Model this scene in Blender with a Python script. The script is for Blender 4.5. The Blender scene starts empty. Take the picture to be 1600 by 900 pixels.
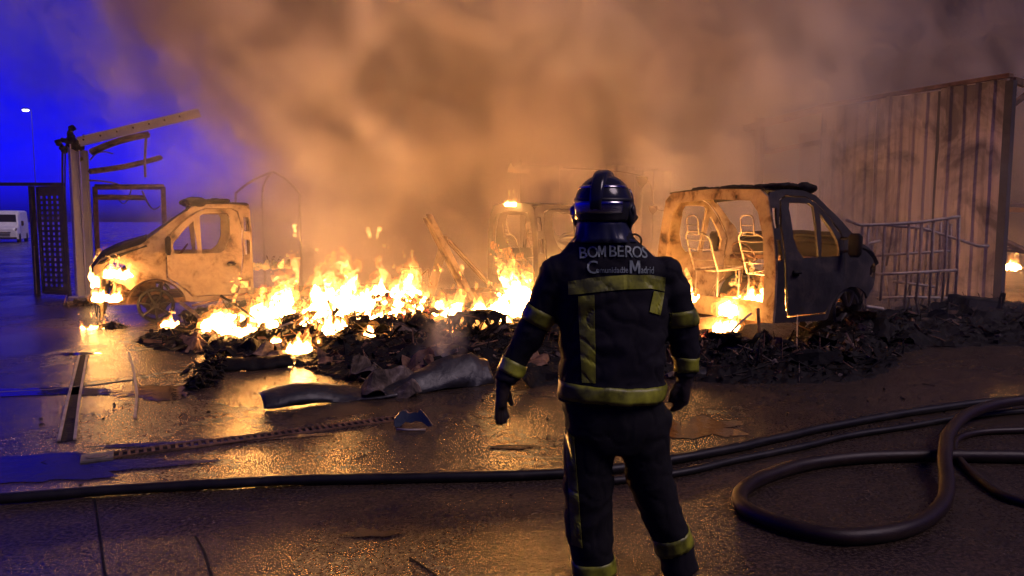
import bpy, bmesh, math, random
import numpy as np
from mathutils import Vector, Matrix, noise
from mathutils.geometry import delaunay_2d_cdt, intersect_point_tri_2d

R = math.radians
sc = bpy.context.scene
col = sc.collection
random.seed(7)

# ---------------------------------------------------------------- camera
CAM_H, FPX, PITCH = 1.65, 1155.0, R(5.2)
cd = bpy.data.cameras.new('camera')
cd.sensor_width = 36.0
cd.lens = 36.0 * FPX / 1600.0
cd.clip_start, cd.clip_end = 0.05, 2000.0
cam = bpy.data.objects.new('camera', cd)
cam.location = (0, 0, CAM_H)
cam.rotation_euler = (R(90) - PITCH, 0, 0)
col.objects.link(cam)
sc.camera = cam

# ---------------------------------------------------------------- dusk sky
SKY_STRENGTH = 0.1
SUN_AZ = R(-48)          # the sun has set behind the yard gate
w = bpy.data.worlds.new('World')
sc.world = w
w.use_nodes = True
wn = w.node_tree
wn.nodes.clear()
wo = wn.nodes.new('ShaderNodeOutputWorld')
bg = wn.nodes.new('ShaderNodeBackground')
sky = wn.nodes.new('ShaderNodeTexSky')
sky.sky_type = 'NISHITA'
sky.sun_disc = False
sky.sun_elevation = R(-2.5)
sky.sun_rotation = SUN_AZ
bw = wn.nodes.new('ShaderNodeRGBToBW')
tint = wn.nodes.new('ShaderNodeMix')          # white balance set for the fire: the dusk sky records as pure blue
tint.data_type = 'RGBA'
tint.blend_type = 'MULTIPLY'
tint.inputs[0].default_value = 1.0
tint.inputs[7].default_value = (0.05, 0.10, 22.0, 1)
wn.links.new(sky.outputs[0], bw.inputs[0])
wn.links.new(bw.outputs[0], tint.inputs[6])
wn.links.new(tint.outputs[2], bg.inputs[0])
bg.inputs[1].default_value = SKY_STRENGTH
wn.links.new(bg.outputs[0], wo.inputs[0])

# ---------------------------------------------------------------- weak, very soft sun lamp added in place of floodlights behind the camera
sd = bpy.data.lights.new('fill_sun', 'SUN')
sd.energy = 1.3
sd.angle = R(25)
sd.color = (1.0, 0.76, 0.86)
so = bpy.data.objects.new('fill_sun', sd)
so.rotation_euler = (R(42), 0, R(62))
col.objects.link(so)

# ---------------------------------------------------------------- render
sc.render.engine = 'CYCLES'
cy = sc.cycles
cy.use_denoising = True
try:
    cy.denoiser = 'OPENIMAGEDENOISE'
except Exception:
    pass
cy.use_adaptive_sampling = True
cy.adaptive_threshold = 0.03
cy.max_bounces = 4
cy.diffuse_bounces = 2
cy.glossy_bounces = 2
cy.transmission_bounces = 2
cy.transparent_max_bounces = 12
cy.volume_bounces = 2
cy.caustics_reflective = False
cy.caustics_refractive = False
cy.sample_clamp_indirect = 4.0
cy.sample_clamp_direct = 0.0
cy.volume_step_rate = 1.0
cy.volume_max_steps = 256
vs = sc.view_settings
vs.view_transform = 'Standard'
vs.look = 'None'
vs.exposure = 0.0
vs.gamma = 1.0
vs.use_curve_mapping = False

# ================================================================ helpers
def ray(px, py):
    a, b = (px - 800) / FPX, (450 - py) / FPX
    return Vector((a, math.cos(PITCH) + b * math.sin(PITCH), b * math.cos(PITCH) - math.sin(PITCH)))

def at(px, py, Y):
    """point at distance Y in front of the camera, measured off the photograph"""
    d = ray(px, py)
    return Vector((0, 0, CAM_H)) + d * (Y / d.y)

def gp(px, py, z=0.0):
    d = ray(px, py)
    return Vector((0, 0, CAM_H)) + d * ((z - CAM_H) / d.z)

def tag(o, label=None, cat=None, group=None, kind=None):
    if label: o['label'] = label
    if cat: o['category'] = cat
    if group: o['group'] = group
    if kind: o['kind'] = kind
    return o

def empty(name, loc=(0, 0, 0), rz=0.0):
    o = bpy.data.objects.new(name, None)
    o.location = loc
    o.rotation_euler = (0, 0, rz)
    o.empty_display_size = 0.1
    col.objects.link(o)
    return o

def link(name, me, m=None, parent=None):
    o = bpy.data.objects.new(name, me)
    col.objects.link(o)
    if m is not None:
        me.materials.clear()
        me.materials.append(m)
    if parent is not None:
        o.parent = parent
    return o

class MB:
    """collects boxes, tubes, lofts; build() links them as one mesh object"""
    def __init__(self):
        self.v, self.f = [], []
    def add(self, vs_, fs_):
        n = len(self.v)
        self.v += [tuple(p) for p in vs_]
        self.f += [tuple(i + n for i in f) for f in fs_]
        return self
    def box(self, c, s, rot=None):
        x, y, z = s[0] / 2, s[1] / 2, s[2] / 2
        P = [Vector(p) for p in ((-x, -y, -z), (x, -y, -z), (x, y, -z), (-x, y, -z), (-x, -y, z), (x, -y, z), (x, y, z), (-x, y, z))]
        if rot is not None:
            P = [rot @ p for p in P]
        c = Vector(c)
        return self.add([p + c for p in P], [(0, 3, 2, 1), (4, 5, 6, 7), (0, 1, 5, 4), (1, 2, 6, 5), (2, 3, 7, 6), (3, 0, 4, 7)])
    def beam(self, a, b, wx, wz, up=(0, 0, 1)):
        a, b = Vector(a), Vector(b)
        d = (b - a)
        L = d.length
        d = d / L
        u = Vector(up)
        if abs(d.dot(u)) > 0.97:
            u = Vector((0, 1, 0))
        s = d.cross(u).normalized()
        u = s.cross(d).normalized()
        m = Matrix((d, s, u)).transposed()
        return self.box((a + b) / 2, (L, wx, wz), m)
    def ibeam(self, a, b, width, height, th=0.018, up=(0, 0, 1)):
        a, b = Vector(a), Vector(b)
        d = (b - a).normalized()
        u = Vector(up)
        if abs(d.dot(u)) > 0.97:
            u = Vector((0, 1, 0))
        s = d.cross(u).normalized()
        u = s.cross(d).normalized()
        h = height / 2 - th / 2
        self.beam(a + u * h, b + u * h, width, th, u)
        self.beam(a - u * h, b - u * h, width, th, u)
        self.beam(a, b, th, height - 2 * th - 0.002, u)
        return self
    def tube(self, pts, rad, n=8, cap=True, closed=False):
        pts = [Vector(p) for p in pts]
        N = len(pts)
        if not hasattr(rad, '__len__'):
            rad = [rad] * N
        up = Vector((0, 0, 1))
        base = len(self.v)
        prev = None
        for i, p in enumerate(pts):
            if closed:
                t = pts[(i + 1) % N] - pts[i - 1]
            else:
                t = pts[min(i + 1, N - 1)] - pts[max(i - 1, 0)]
            if t.length < 1e-9: t = Vector((0, 0, 1))
            t.normalize()
            if prev is None:
                a = up if abs(t.z) < 0.9 else Vector((1, 0, 0))
                s = t.cross(a).normalized()
            else:
                s = (prev - t * prev.dot(t))
                s = s.normalized() if s.length > 1e-6 else t.cross(up).normalized()
            prev = s
            b = t.cross(s)
            r = rad[i]
            rx, rz = r if hasattr(r, '__len__') else (r, r)
            for k in range(n):
                an = 2 * math.pi * k / n
                self.v.append(tuple(p + s * (math.cos(an) * rx) + b * (math.sin(an) * rz)))
        for i in range(N if closed else N - 1):
            j = (i + 1) % N
            for k in range(n):
                k2 = (k + 1) % n
                self.f.append((base + i * n + k, base + i * n + k2, base + j * n + k2, base + j * n + k))
        if cap and not closed:
            self.f.append(tuple(base + k for k in range(n))[::-1])
            self.f.append(tuple(base + (N - 1) * n + k for k in range(n)))
        return self
    def loft(self, secs, n=24, cap=True):
        """secs: (cx, cy, z, rx, ry[, power])"""
        base = len(self.v)
        for s in secs:
            cx, cy, z, rx, ry = s[:5]
            pw = s[5] if len(s) > 5 else 1.0
            for k in range(n):
                a = 2 * math.pi * k / n
                c, q = math.cos(a), math.sin(a)
                self.v.append((cx + rx * math.copysign(abs(c) ** pw, c), cy + ry * math.copysign(abs(q) ** pw, q), z))
        for i in range(len(secs) - 1):
            for k in range(n):
                k2 = (k + 1) % n
                self.f.append((base + i * n + k, base + i * n + k2, base + (i + 1) * n + k2, base + (i + 1) * n + k))
        if cap:
            self.f.append(tuple(base + k for k in range(n))[::-1])
            self.f.append(tuple(base + (len(secs) - 1) * n + k for k in range(n)))
        return self
    def ball(self, c, r, n=12, m=8):
        c = Vector(c)
        r = Vector(r) if hasattr(r, '__len__') else Vector((r, r, r))
        base = len(self.v)
        for i in range(1, m):
            ph = math.pi * i / m
            for k in range(n):
                a = 2 * math.pi * k / n
                self.v.append((c.x + r.x * math.sin(ph) * math.cos(a), c.y + r.y * math.sin(ph) * math.sin(a), c.z + r.z * math.cos(ph)))
        t = len(self.v); self.v.append((c.x, c.y, c.z + r.z)); self.v.append((c.x, c.y, c.z - r.z))
        for i in range(m - 2):
            for k in range(n):
                k2 = (k + 1) % n
                self.f.append((base + i * n + k, base + (i + 1) * n + k, base + (i + 1) * n + k2, base + i * n + k2))
        for k in range(n):
            k2 = (k + 1) % n
            self.f.append((t, base + k, base + k2))
            self.f.append((t + 1, base + (m - 2) * n + k2, base + (m - 2) * n + k))
        return self
    def mesh(self, name, smooth=False):
        me = bpy.data.meshes.new(name)
        me.from_pydata(self.v, [], self.f)
        me.update()
        if smooth:
            me.polygons.foreach_set('use_smooth', [True] * len(me.polygons))
        return me
    def build(self, name, m, parent=None, smooth=False):
        return link(name, self.mesh(name, smooth), m, parent)

def inside(p, poly):
    x, y = p
    r = False
    j = len(poly) - 1
    for i in range(len(poly)):
        xi, yi = poly[i]; xj, yj = poly[j]
        if (yi > y) != (yj > y) and x < (xj - xi) * (y - yi) / (yj - yi) + xi:
            r = not r
        j = i
    return r

def smoothpoly(poly, step):
    out = []
    for i in range(len(poly)):
        a, b = Vector(poly[i]), Vector(poly[(i + 1) % len(poly)])
        n = max(1, int((b - a).length / step))
        for k in range(n):
            out.append(tuple(a.lerp(b, k / n)))
    return out

def panel(outline, holes, fn, res=0.08, thick=0.012):
    """sheet with real holes: 2D outline + holes, bent by fn(u, v) -> xyz, given a thickness"""
    outline = smoothpoly(outline, res)
    holes = [smoothpoly(h, res) for h in holes]
    pts, edges = [], []
    for loop in [outline] + holes:
        n0 = len(pts)
        pts += [Vector(p) for p in loop]
        edges += [(n0 + i, n0 + (i + 1) % len(loop)) for i in range(len(loop))]
    us = [p[0] for p in outline]; vs_ = [p[1] for p in outline]
    rnd = random.Random(3)
    u = min(us) + res / 2
    while u < max(us):
        v = min(vs_) + res / 2
        while v < max(vs_):
            p = (u + rnd.uniform(-.2, .2) * res, v + rnd.uniform(-.2, .2) * res)
            if inside(p, outline) and not any(inside(p, h) for h in holes):
                pts.append(Vector(p))
            v += res
        u += res
    V, E, F, _, _, _ = delaunay_2d_cdt(pts, edges, [], 0, 1e-5)
    fs = []
    for f in F:
        c = ((V[f[0]].x + V[f[1]].x + V[f[2]].x) / 3, (V[f[0]].y + V[f[1]].y + V[f[2]].y) / 3)
        if inside(c, outline) and not any(inside(c, h) for h in holes):
            fs.append(tuple(f))
    v3 = [tuple(fn(p.x, p.y)) for p in V]
    bm = bmesh.new()
    bv = [bm.verts.new(p) for p in v3]
    for f in fs:
        try: bm.faces.new([bv[i] for i in f])
        except ValueError: pass
    for v in [v for v in bm.verts if not v.link_faces]:
        bm.verts.remove(v)
    bmesh.ops.recalc_face_normals(bm, faces=bm.faces[:])
    if thick:
        bmesh.ops.solidify(bm, geom=bm.faces[:], thickness=thick)
    me = bpy.data.meshes.new('panel')
    bm.to_mesh(me)
    bm.free()
    return me

def remesh(mb, voxel, smooth_it=2, disp=None):
    """union of the collected closed shapes into one continuous skin"""
    me = mb.mesh('tmp')
    o = bpy.data.objects.new('tmp', me)
    col.objects.link(o)
    m = o.modifiers.new('r', 'REMESH')
    m.mode = 'VOXEL'
    m.voxel_size = voxel
    if smooth_it:
        s = o.modifiers.new('s', 'SMOOTH')
        s.iterations = smooth_it
        s.factor = 0.5
    dg = bpy.context.evaluated_depsgraph_get()
    out = bpy.data.meshes.new_from_object(o.evaluated_get(dg))
    bpy.data.objects.remove(o)
    if disp is not None:
        out.update()
        co = np.empty(len(out.vertices) * 3); out.vertices.foreach_get('co', co)
        no = np.empty(len(out.vertices) * 3); out.vertices.foreach_get('normal', no)
        co = co.reshape(-1, 3); no = no.reshape(-1, 3)
        d = np.array([disp(Vector(p)) for p in co])
        co = co + no * d[:, None]
        out.vertices.foreach_set('co', co.ravel())
        out.update()
    out.polygons.foreach_set('use_smooth', [True] * len(out.polygons))
    return out

def wrap(o, target, offset, thick=0.0, project=None):
    """lay a strip or lettering onto cloth, baked to a plain mesh"""
    m = o.modifiers.new('w', 'SHRINKWRAP')
    m.target = target
    m.offset = offset
    if project:
        m.wrap_method = 'PROJECT'
        m.use_project_x = m.use_project_y = m.use_project_z = False
        m.use_project_y = True
        m.use_positive_direction = True
        m.use_negative_direction = True
    else:
        m.wrap_method = 'NEAREST_SURFACEPOINT'
        m.wrap_mode = 'ABOVE_SURFACE'
    if thick:
        s = o.modifiers.new('t', 'SOLIDIFY')
        s.thickness = thick
        s.offset = 1.0
    bpy.context.view_layer.update()
    dg = bpy.context.evaluated_depsgraph_get()
    me = bpy.data.meshes.new_from_object(o.evaluated_get(dg))
    o.modifiers.clear()
    o.data = me
    return o

def children(o):
    return [c for c in bpy.data.objects if c.parent == o]

# ================================================================ materials
class NT:
    def __init__(self, name):
        self.m = bpy.data.materials.new(name)
        self.m.use_nodes = True
        self.t = self.m.node_tree
        self.t.nodes.clear()
        self.out = self.t.nodes.new('ShaderNodeOutputMaterial')
    def n(self, typ, **kw):
        nd = self.t.nodes.new('ShaderNode' + typ)
        for k, v in kw.items():
            setattr(nd, k, v)
        return nd
    def l(self, a, b):
        self.t.links.new(a, b)
    def coord(self, kind='Object'):
        return self.n('TexCoord').outputs[kind]
    def noise(self, vec, scale, detail=4, rough=0.55, dist=0.0):
        nd = self.n('TexNoise')
        nd.inputs['Scale'].default_value = scale
        nd.inputs['Detail'].default_value = detail
        nd.inputs['Roughness'].default_value = rough
        nd.inputs['Distortion'].default_value = dist
        self.l(vec, nd.inputs['Vector'])
        return nd.outputs['Fac']
    def ramp(self, fac, stops, interp='LINEAR'):
        nd = self.n('ValToRGB')
        nd.color_ramp.interpolation = interp
        e = nd.color_ramp.elements
        while len(e) < len(stops): e.new(0.5)
        for i, (p, c) in enumerate(stops):
            e[i].position = p
            e[i].color = (c, c, c, 1) if not hasattr(c, '__len__') else (c[0], c[1], c[2], 1)
        self.l(fac, nd.inputs[0])
        return nd.outputs[0]
    def math(self, op, a, b=None, c=None, clamp=False):
        nd = self.n('Math', operation=op)
        nd.use_clamp = clamp
        for i, x in enumerate((a, b, c)):
            if x is None: continue
            if hasattr(x, 'default_value'): self.l(x, nd.inputs[i])
            else: nd.inputs[i].default_value = x
        return nd.outputs[0]
    def mix(self, fac, a, b, blend='MIX'):
        nd = self.n('Mix', data_type='RGBA', blend_type=blend)
        for s, x in ((nd.inputs[0], fac), (nd.inputs[6], a), (nd.inputs[7], b)):
            if hasattr(x, 'default_value'): self.l(x, s)
            elif hasattr(x, '__len__'): s.default_value = (x[0], x[1], x[2], 1)
            else: s.default_value = x
        return nd.outputs[2]
    def bump(self, h, strength=0.3, dist=0.02, normal=None):
        nd = self.n('Bump')
        nd.inputs['Strength'].default_value = strength
        nd.inputs['Distance'].default_value = dist
        self.l(h, nd.inputs['Height'])
        if normal is not None: self.l(normal, nd.inputs['Normal'])
        return nd.outputs[0]
    def bsdf(self, color, rough=0.6, metal=0.0, normal=None, spec=None):
        b = self.n('BsdfPrincipled')
        for s, x in (('Base Color', color), ('Roughness', rough), ('Metallic', metal)):
            if hasattr(x, 'default_value'): self.l(x, b.inputs[s])
            elif hasattr(x, '__len__'): b.inputs[s].default_value = (x[0], x[1], x[2], 1)
            else: b.inputs[s].default_value = x
        if spec is not None: b.inputs['Specular IOR Level'].default_value = spec
        if normal is not None: self.l(normal, b.inputs['Normal'])
        self.l(b.outputs[0], self.out.inputs['Surface'])
        return b

def worn(name, stops, scale=6.0, rough=0.7, metal=0.0, bump=0.3, bscale=30.0, dist=0.6, spec=0.3):
    t = NT(name)
    co = t.coord()
    info = t.n('ObjectInfo').outputs['Random']
    off = t.n('VectorMath', operation='ADD')
    t.l(co, off.inputs[0])
    cx = t.n('CombineXYZ')
    t.l(t.math('MULTIPLY', info, 37.0), cx.inputs[0])
    t.l(cx.outputs[0], off.inputs[1])
    v = off.outputs[0]
    n1 = t.noise(v, scale, 6, 0.65, dist)
    c = t.ramp(n1, stops)
    h = t.noise(v, bscale, 4, 0.6)
    rr = t.math('ADD', t.math('MULTIPLY', n1, 0.3), rough - 0.15)
    t.bsdf(c, rr, metal, t.bump(h, bump, 0.01), spec)
    return t.m

M = {}
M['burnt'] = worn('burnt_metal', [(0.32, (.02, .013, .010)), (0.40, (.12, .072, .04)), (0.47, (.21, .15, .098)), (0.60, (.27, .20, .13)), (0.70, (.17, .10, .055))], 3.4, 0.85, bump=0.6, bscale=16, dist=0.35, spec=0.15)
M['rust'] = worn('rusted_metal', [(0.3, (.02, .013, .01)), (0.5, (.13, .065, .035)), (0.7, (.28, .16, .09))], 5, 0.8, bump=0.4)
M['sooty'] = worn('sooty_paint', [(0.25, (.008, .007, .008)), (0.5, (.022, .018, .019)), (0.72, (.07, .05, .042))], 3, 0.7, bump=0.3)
M['char'] = worn('char', [(0.3, (.004, .0035, .0035)), (0.6, (.011, .009, .008)), (0.8, (.035, .026, .020))], 8, 0.7, bump=0.8, bscale=18, spec=0.14)
M['ash'] = worn('ash', [(0.35, (.03, .024, .02)), (0.55, (.12, .09, .07)), (0.75, (.34, .28, .22))], 7, 0.9, bump=0.6, bscale=25, spec=0.1)
M['steel_paint'] = worn('pale_painted_steel', [(0.22, (.40, .39, .38)), (0.36, (.66, .67, .69)), (0.6, (.76, .77, .79)), (0.8, (.66, .66, .66))], 2.2, 0.5, bump=0.06)
M['dark_steel'] = worn('dark_steel', [(0.3, (.012, .012, .014)), (0.7, (.05, .045, .045))], 5, 0.5, bump=0.15)
M['bare_steel'] = worn('bare_steel', [(0.3, (.16, .12, .09)), (0.55, (.36, .30, .24)), (0.75, (.50, .43, .35))], 6, 0.55, metal=0.15, bump=0.2)
# ================================================================ ground
def ground_material():
    t = NT('wet_concrete')
    co = t.coord()
    big = t.noise(co, 0.55, 5, 0.62, 0.6)
    mid = t.noise(co, 4.0, 6, 0.68)
    fine = t.noise(co, 46.0, 3, 0.65)
    grain = t.noise(co, 110.0, 2, 0.6)
    c = t.ramp(mid, [(0.3, (.008, .0055, .004)), (0.5, (.024, .016, .011)), (0.72, (.055, .037, .025))])
    c = t.mix(t.ramp(fine, [(0.42, 0.0), (0.66, 0.8)]), c, (.095, .066, .046))
    wet = t.ramp(t.math('ADD', t.math('MULTIPLY', big, 0.8), t.math('MULTIPLY', mid, 0.2)), [(0.42, 1.0), (0.56, 0.0)])
    h = t.math('ADD', t.math('MULTIPLY', fine, 1.0), t.math('MULTIPLY', grain, 0.5))
    h = t.math('ADD', h, t.math('MULTIPLY', t.noise(co, 13.0, 4, 0.6), 0.9))
    st = t.math('SUBTRACT', 0.85, t.math('MULTIPLY', wet, 0.45))
    b = t.n('Bump')
    b.inputs['Distance'].default_value = 0.016
    t.l(st, b.inputs['Strength'])
    t.l(h, b.inputs['Height'])
    rough = t.math('ADD', t.math('MULTIPLY', t.math('SUBTRACT', 1.0, wet), 0.14), t.math('ADD', t.math('MULTIPLY', fine, 0.16), 0.06))
    bs = t.bsdf(c, rough, 0.0, b.outputs[0], 0.3)
    t.l(t.math('ADD', 0.18, t.math('MULTIPLY', wet, 0.42)), bs.inputs['Specular IOR Level'])
    return t.m
M['ground'] = ground_material()
gmb = MB()
gmb.add([(-500, -60, 0), (500, -60, 0), (500, 900, 0), (-500, 900, 0)], [(0, 1, 2, 3)])
ground = gmb.build('ground', M['ground'])
ground['kind'] = 'structure'

def water_material():
    t = NT('puddle_water')
    co = t.coord()
    h = t.noise(co, 9.0, 3, 0.5)
    g2 = t.noise(co, 60.0, 2, 0.5)
    c = t.ramp(t.noise(co, 5.0, 4), [(0.35, (.014, .011, .010)), (0.7, (.03, .023, .019))])
    t.bsdf(c, t.math('ADD', 0.03, t.math('MULTIPLY', g2, 0.08)), 0.0, t.bump(h, 0.10, 0.02), 0.6)
    return t.m
M['water'] = water_material()

def puddle(px, py, rx, ry, seed, rot=0.0):
    """thin sheet of standing water with an uneven shore"""
    c = gp(px, py)
    rnd = random.Random(seed)
    n = 64
    vs_ = [(0, 0, 0)]
    for k in range(n):
        a = 2 * math.pi * k / n
        r = 1 + 0.75 * noise.noise(Vector((math.cos(a) * 1.3 + seed * 7.1, math.sin(a) * 1.3, seed))) + 0.28 * noise.noise(Vector((math.cos(a) * 5 + seed, math.sin(a) * 5, seed * 3))) + 0.1 * noise.noise(Vector((math.cos(a) * 14 + seed, math.sin(a) * 14, seed * 3)))
        x, y = math.cos(a) * rx * r, math.sin(a) * ry * r
        vs_.append((x * math.cos(rot) - y * math.sin(rot), x * math.sin(rot) + y * math.cos(rot), 0))
    mb = MB().add(vs_, [(0, k + 1, (k + 1) % n + 1) for k in range(n)])
    o = mb.build('puddle', M['water'])
    o.location = (c.x, c.y, 0.004)
    o['kind'] = 'structure'
    return o

# ================================================================ fire
def flame_material(name, s_lo, s_hi, hot, cool):
    t = NT(name)
    gen = t.coord('Generated')
    ob = t.coord('Object')
    sep = t.n('SeparateXYZ')
    t.l(gen, sep.inputs[0])
    n1 = t.noise(ob, 4.2, 4, 0.6, 1.2)
    f = t.math('ADD', t.math('MULTIPLY', sep.outputs[2], 0.50), t.math('MULTIPLY', n1, 0.80))   # 0 hot root .. 1 cool tip
    colr = t.ramp(f, [(0.40, hot), (0.64, (1.0, 0.42, 0.10)), (0.86, cool)])
    st = t.ramp(f, [(0.44, 1.0), (0.58, 0.30), (0.70, 0.045), (0.82, s_lo / s_hi)])
    e = t.n('Emission')
    t.l(colr, e.inputs[0])
    t.l(t.math('MULTIPLY', st, s_hi), e.inputs[1])
    tr = t.n('BsdfTransparent')
    n2 = t.noise(ob, 9.0, 3, 0.55, 1.6)
    hole = t.math('ADD', n2, t.math('MULTIPLY', t.math('SUBTRACT', f, 0.66), 1.0))
    a = t.ramp(hole, [(0.42, 1.0), (0.62, 0.0)])
    mx = t.n('MixShader')
    t.l(a, mx.inputs[0])
    t.l(tr.outputs[0], mx.inputs[1])
    t.l(e.outputs[0], mx.inputs[2])
    t.l(mx.outputs[0], t.out.inputs['Surface'])
    t.m.cycles.emission_sampling = 'FRONT_BACK'
    return t.m
M['flame'] = flame_material('flame', 1.3, 300.0, (1.0, 0.45, 0.115), (1.0, 0.27, 0.035))
M['flame_far'] = flame_material('flame_far', 0.25, 1.0, (1.0, 0.42, 0.10), (1.0, 0.20, 0.03))
M['flame_mid'] = flame_material('flame_mid', 0.9, 110.0, (1.0, 0.47, 0.12), (1.0, 0.26, 0.035))
M['flame_dim'] = flame_material('flame_dim', 0.7, 16.0, (1.0, 0.50, 0.14), (1.0, 0.22, 0.03))

def fringe_material(name, st, colr, alpha):
    t = NT(name)
    ob = t.coord('Object')
    n = t.noise(ob, 7.0, 4, .6, 1.4)
    e = t.n('Emission'); e.inputs[0].default_value = (*colr, 1)      # a thin flame adds light and hides nothing
    t.l(t.math('MULTIPLY', t.ramp(n, [(.36, 1.0), (.60, 0.0)]), st * alpha), e.inputs[1])
    tr = t.n('BsdfTransparent')
    ad = t.n('AddShader')
    t.l(tr.outputs[0], ad.inputs[0]); t.l(e.outputs[0], ad.inputs[1])
    t.l(ad.outputs[0], t.out.inputs['Surface'])
    t.m.cycles.emission_sampling = 'NONE'
    return t.m
M['fringe_in'] = fringe_material('flame_fringe_yellow', 2.4, (1.0, .42, .09), .5)
M['fringe_out'] = fringe_material('flame_fringe_orange', 1.0, (1.0, .30, .045), .36)

def fire(px0, px1, base_py, top_py, Y, label, seed, depth=0.5, lean=0.15, dim=None, env=None, voxel=None, density=1.0, group=None):
    """a sheet of flame: many curling tongues fused into one ragged body, with thinner orange fringes round it"""
    a, b = at(px0, base_py, Y), at(px1, base_py, Y)
    H, W = at(px0, top_py, Y).z - a.z, b.x - a.x
    rnd = random.Random(seed)
    core, fin, fout = MB(), MB(), MB()
    n = max(4, int(density * 17 * W / max(0.25, H) + 3))
    S = 13
    for i in range(n):
        u = rnd.random()
        e = (env(u) if env else 0.45 + 0.55 * abs(math.sin(u * 7.3 + seed)))
        gap = noise.noise(Vector((u * W * 2.4 + seed * 3.7, seed, 0)))          # thick clumps with gaps between
        if W > .5 and gap < -.18: continue
        e *= 1.0 if W <= .5 else min(1.3, .78 + 1.6 * max(0, gap))
        h = H * e * (0.22 + 0.86 * rnd.random() ** 1.5)
        r0 = min(0.22 * H, 0.20 * W + 0.02, 0.13) * rnd.uniform(0.5, 1.25)
        x, y = u * W, rnd.uniform(-.5, .5) * depth
        ph, fr = rnd.uniform(0, 6), rnd.uniform(4, 8)
        for mb_, hs, rs in ((core, .93, .92), (fin, 1.06, 1.22), (fout, 1.24, 1.55)):
            pts, rad = [], []
            for k in range(S):
                t = k / (S - 1)
                wob = 0.10 * H * t * math.sin(ph + fr * t)
                q = noise.noise(Vector((x * 3 + seed, y * 3, t * h * 4)))
                pts.append((x + lean * h * t * t + wob + 0.20 * H * t * q, y + 0.10 * H * t * math.cos(ph * 1.7 + fr * t), h * hs * t - 0.02))
                rad.append(max(0.006, rs * r0 * (math.sin(min(1, t * 3.2 + 0.45) * math.pi / 2) * (1 - t) ** 0.85 * (1 + 0.75 * noise.noise(Vector((seed + i, t * 6, 0)))))))
            mb_.tube(pts, rad, 8)
    for i in range(int(n * 0.35)):                      # licks torn loose above the sheet
        u = rnd.random()
        h = H * (env(u) if env else 0.9)
        s = rnd.uniform(.02, .05) * min(1.0, H + .3)
        x, z = u * W + lean * h * .6, h * rnd.uniform(.7, 1.25)
        fin.tube([(x, 0, z), (x + s * .4, rnd.uniform(-.1, .1), z + s * 1.3), (x + s * rnd.uniform(-.8, 1.0), 0, z + s * 2.8), (x + s * rnd.uniform(-1.2, 1.6), 0, z + s * 4.2)], [s * .3, s * .6, s * .4, s * .08], 6)
    vx = voxel or max(0.012, min(0.024, H * 0.03))
    def rag(k):
        hh = min(1, H) * k
        return lambda p: 0.06 * hh * noise.noise(Vector((p.x * 10, p.y * 10, p.z * 4 - p.x * 3 + k))) + 0.04 * hh * noise.noise(Vector((p.x * 24, p.y * 24, p.z * 8 + p.x * 5 + k)))
    o = link('fire', remesh(core, vx, 1, rag(1.0)), M[dim or 'flame'])
    o.location = a
    tag(o, label, 'fire', group)
    if dim in (None, 'flame_mid'):
        link('flame_fringe', remesh(fin, vx * 1.2, 1, rag(1.4)), M['fringe_in'], o)['kind'] = 'stuff'
        link('flame_fringe', remesh(fout, vx * 1.4, 1, rag(2.2)), M['fringe_out'], o)['kind'] = 'stuff'
    return o

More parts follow.
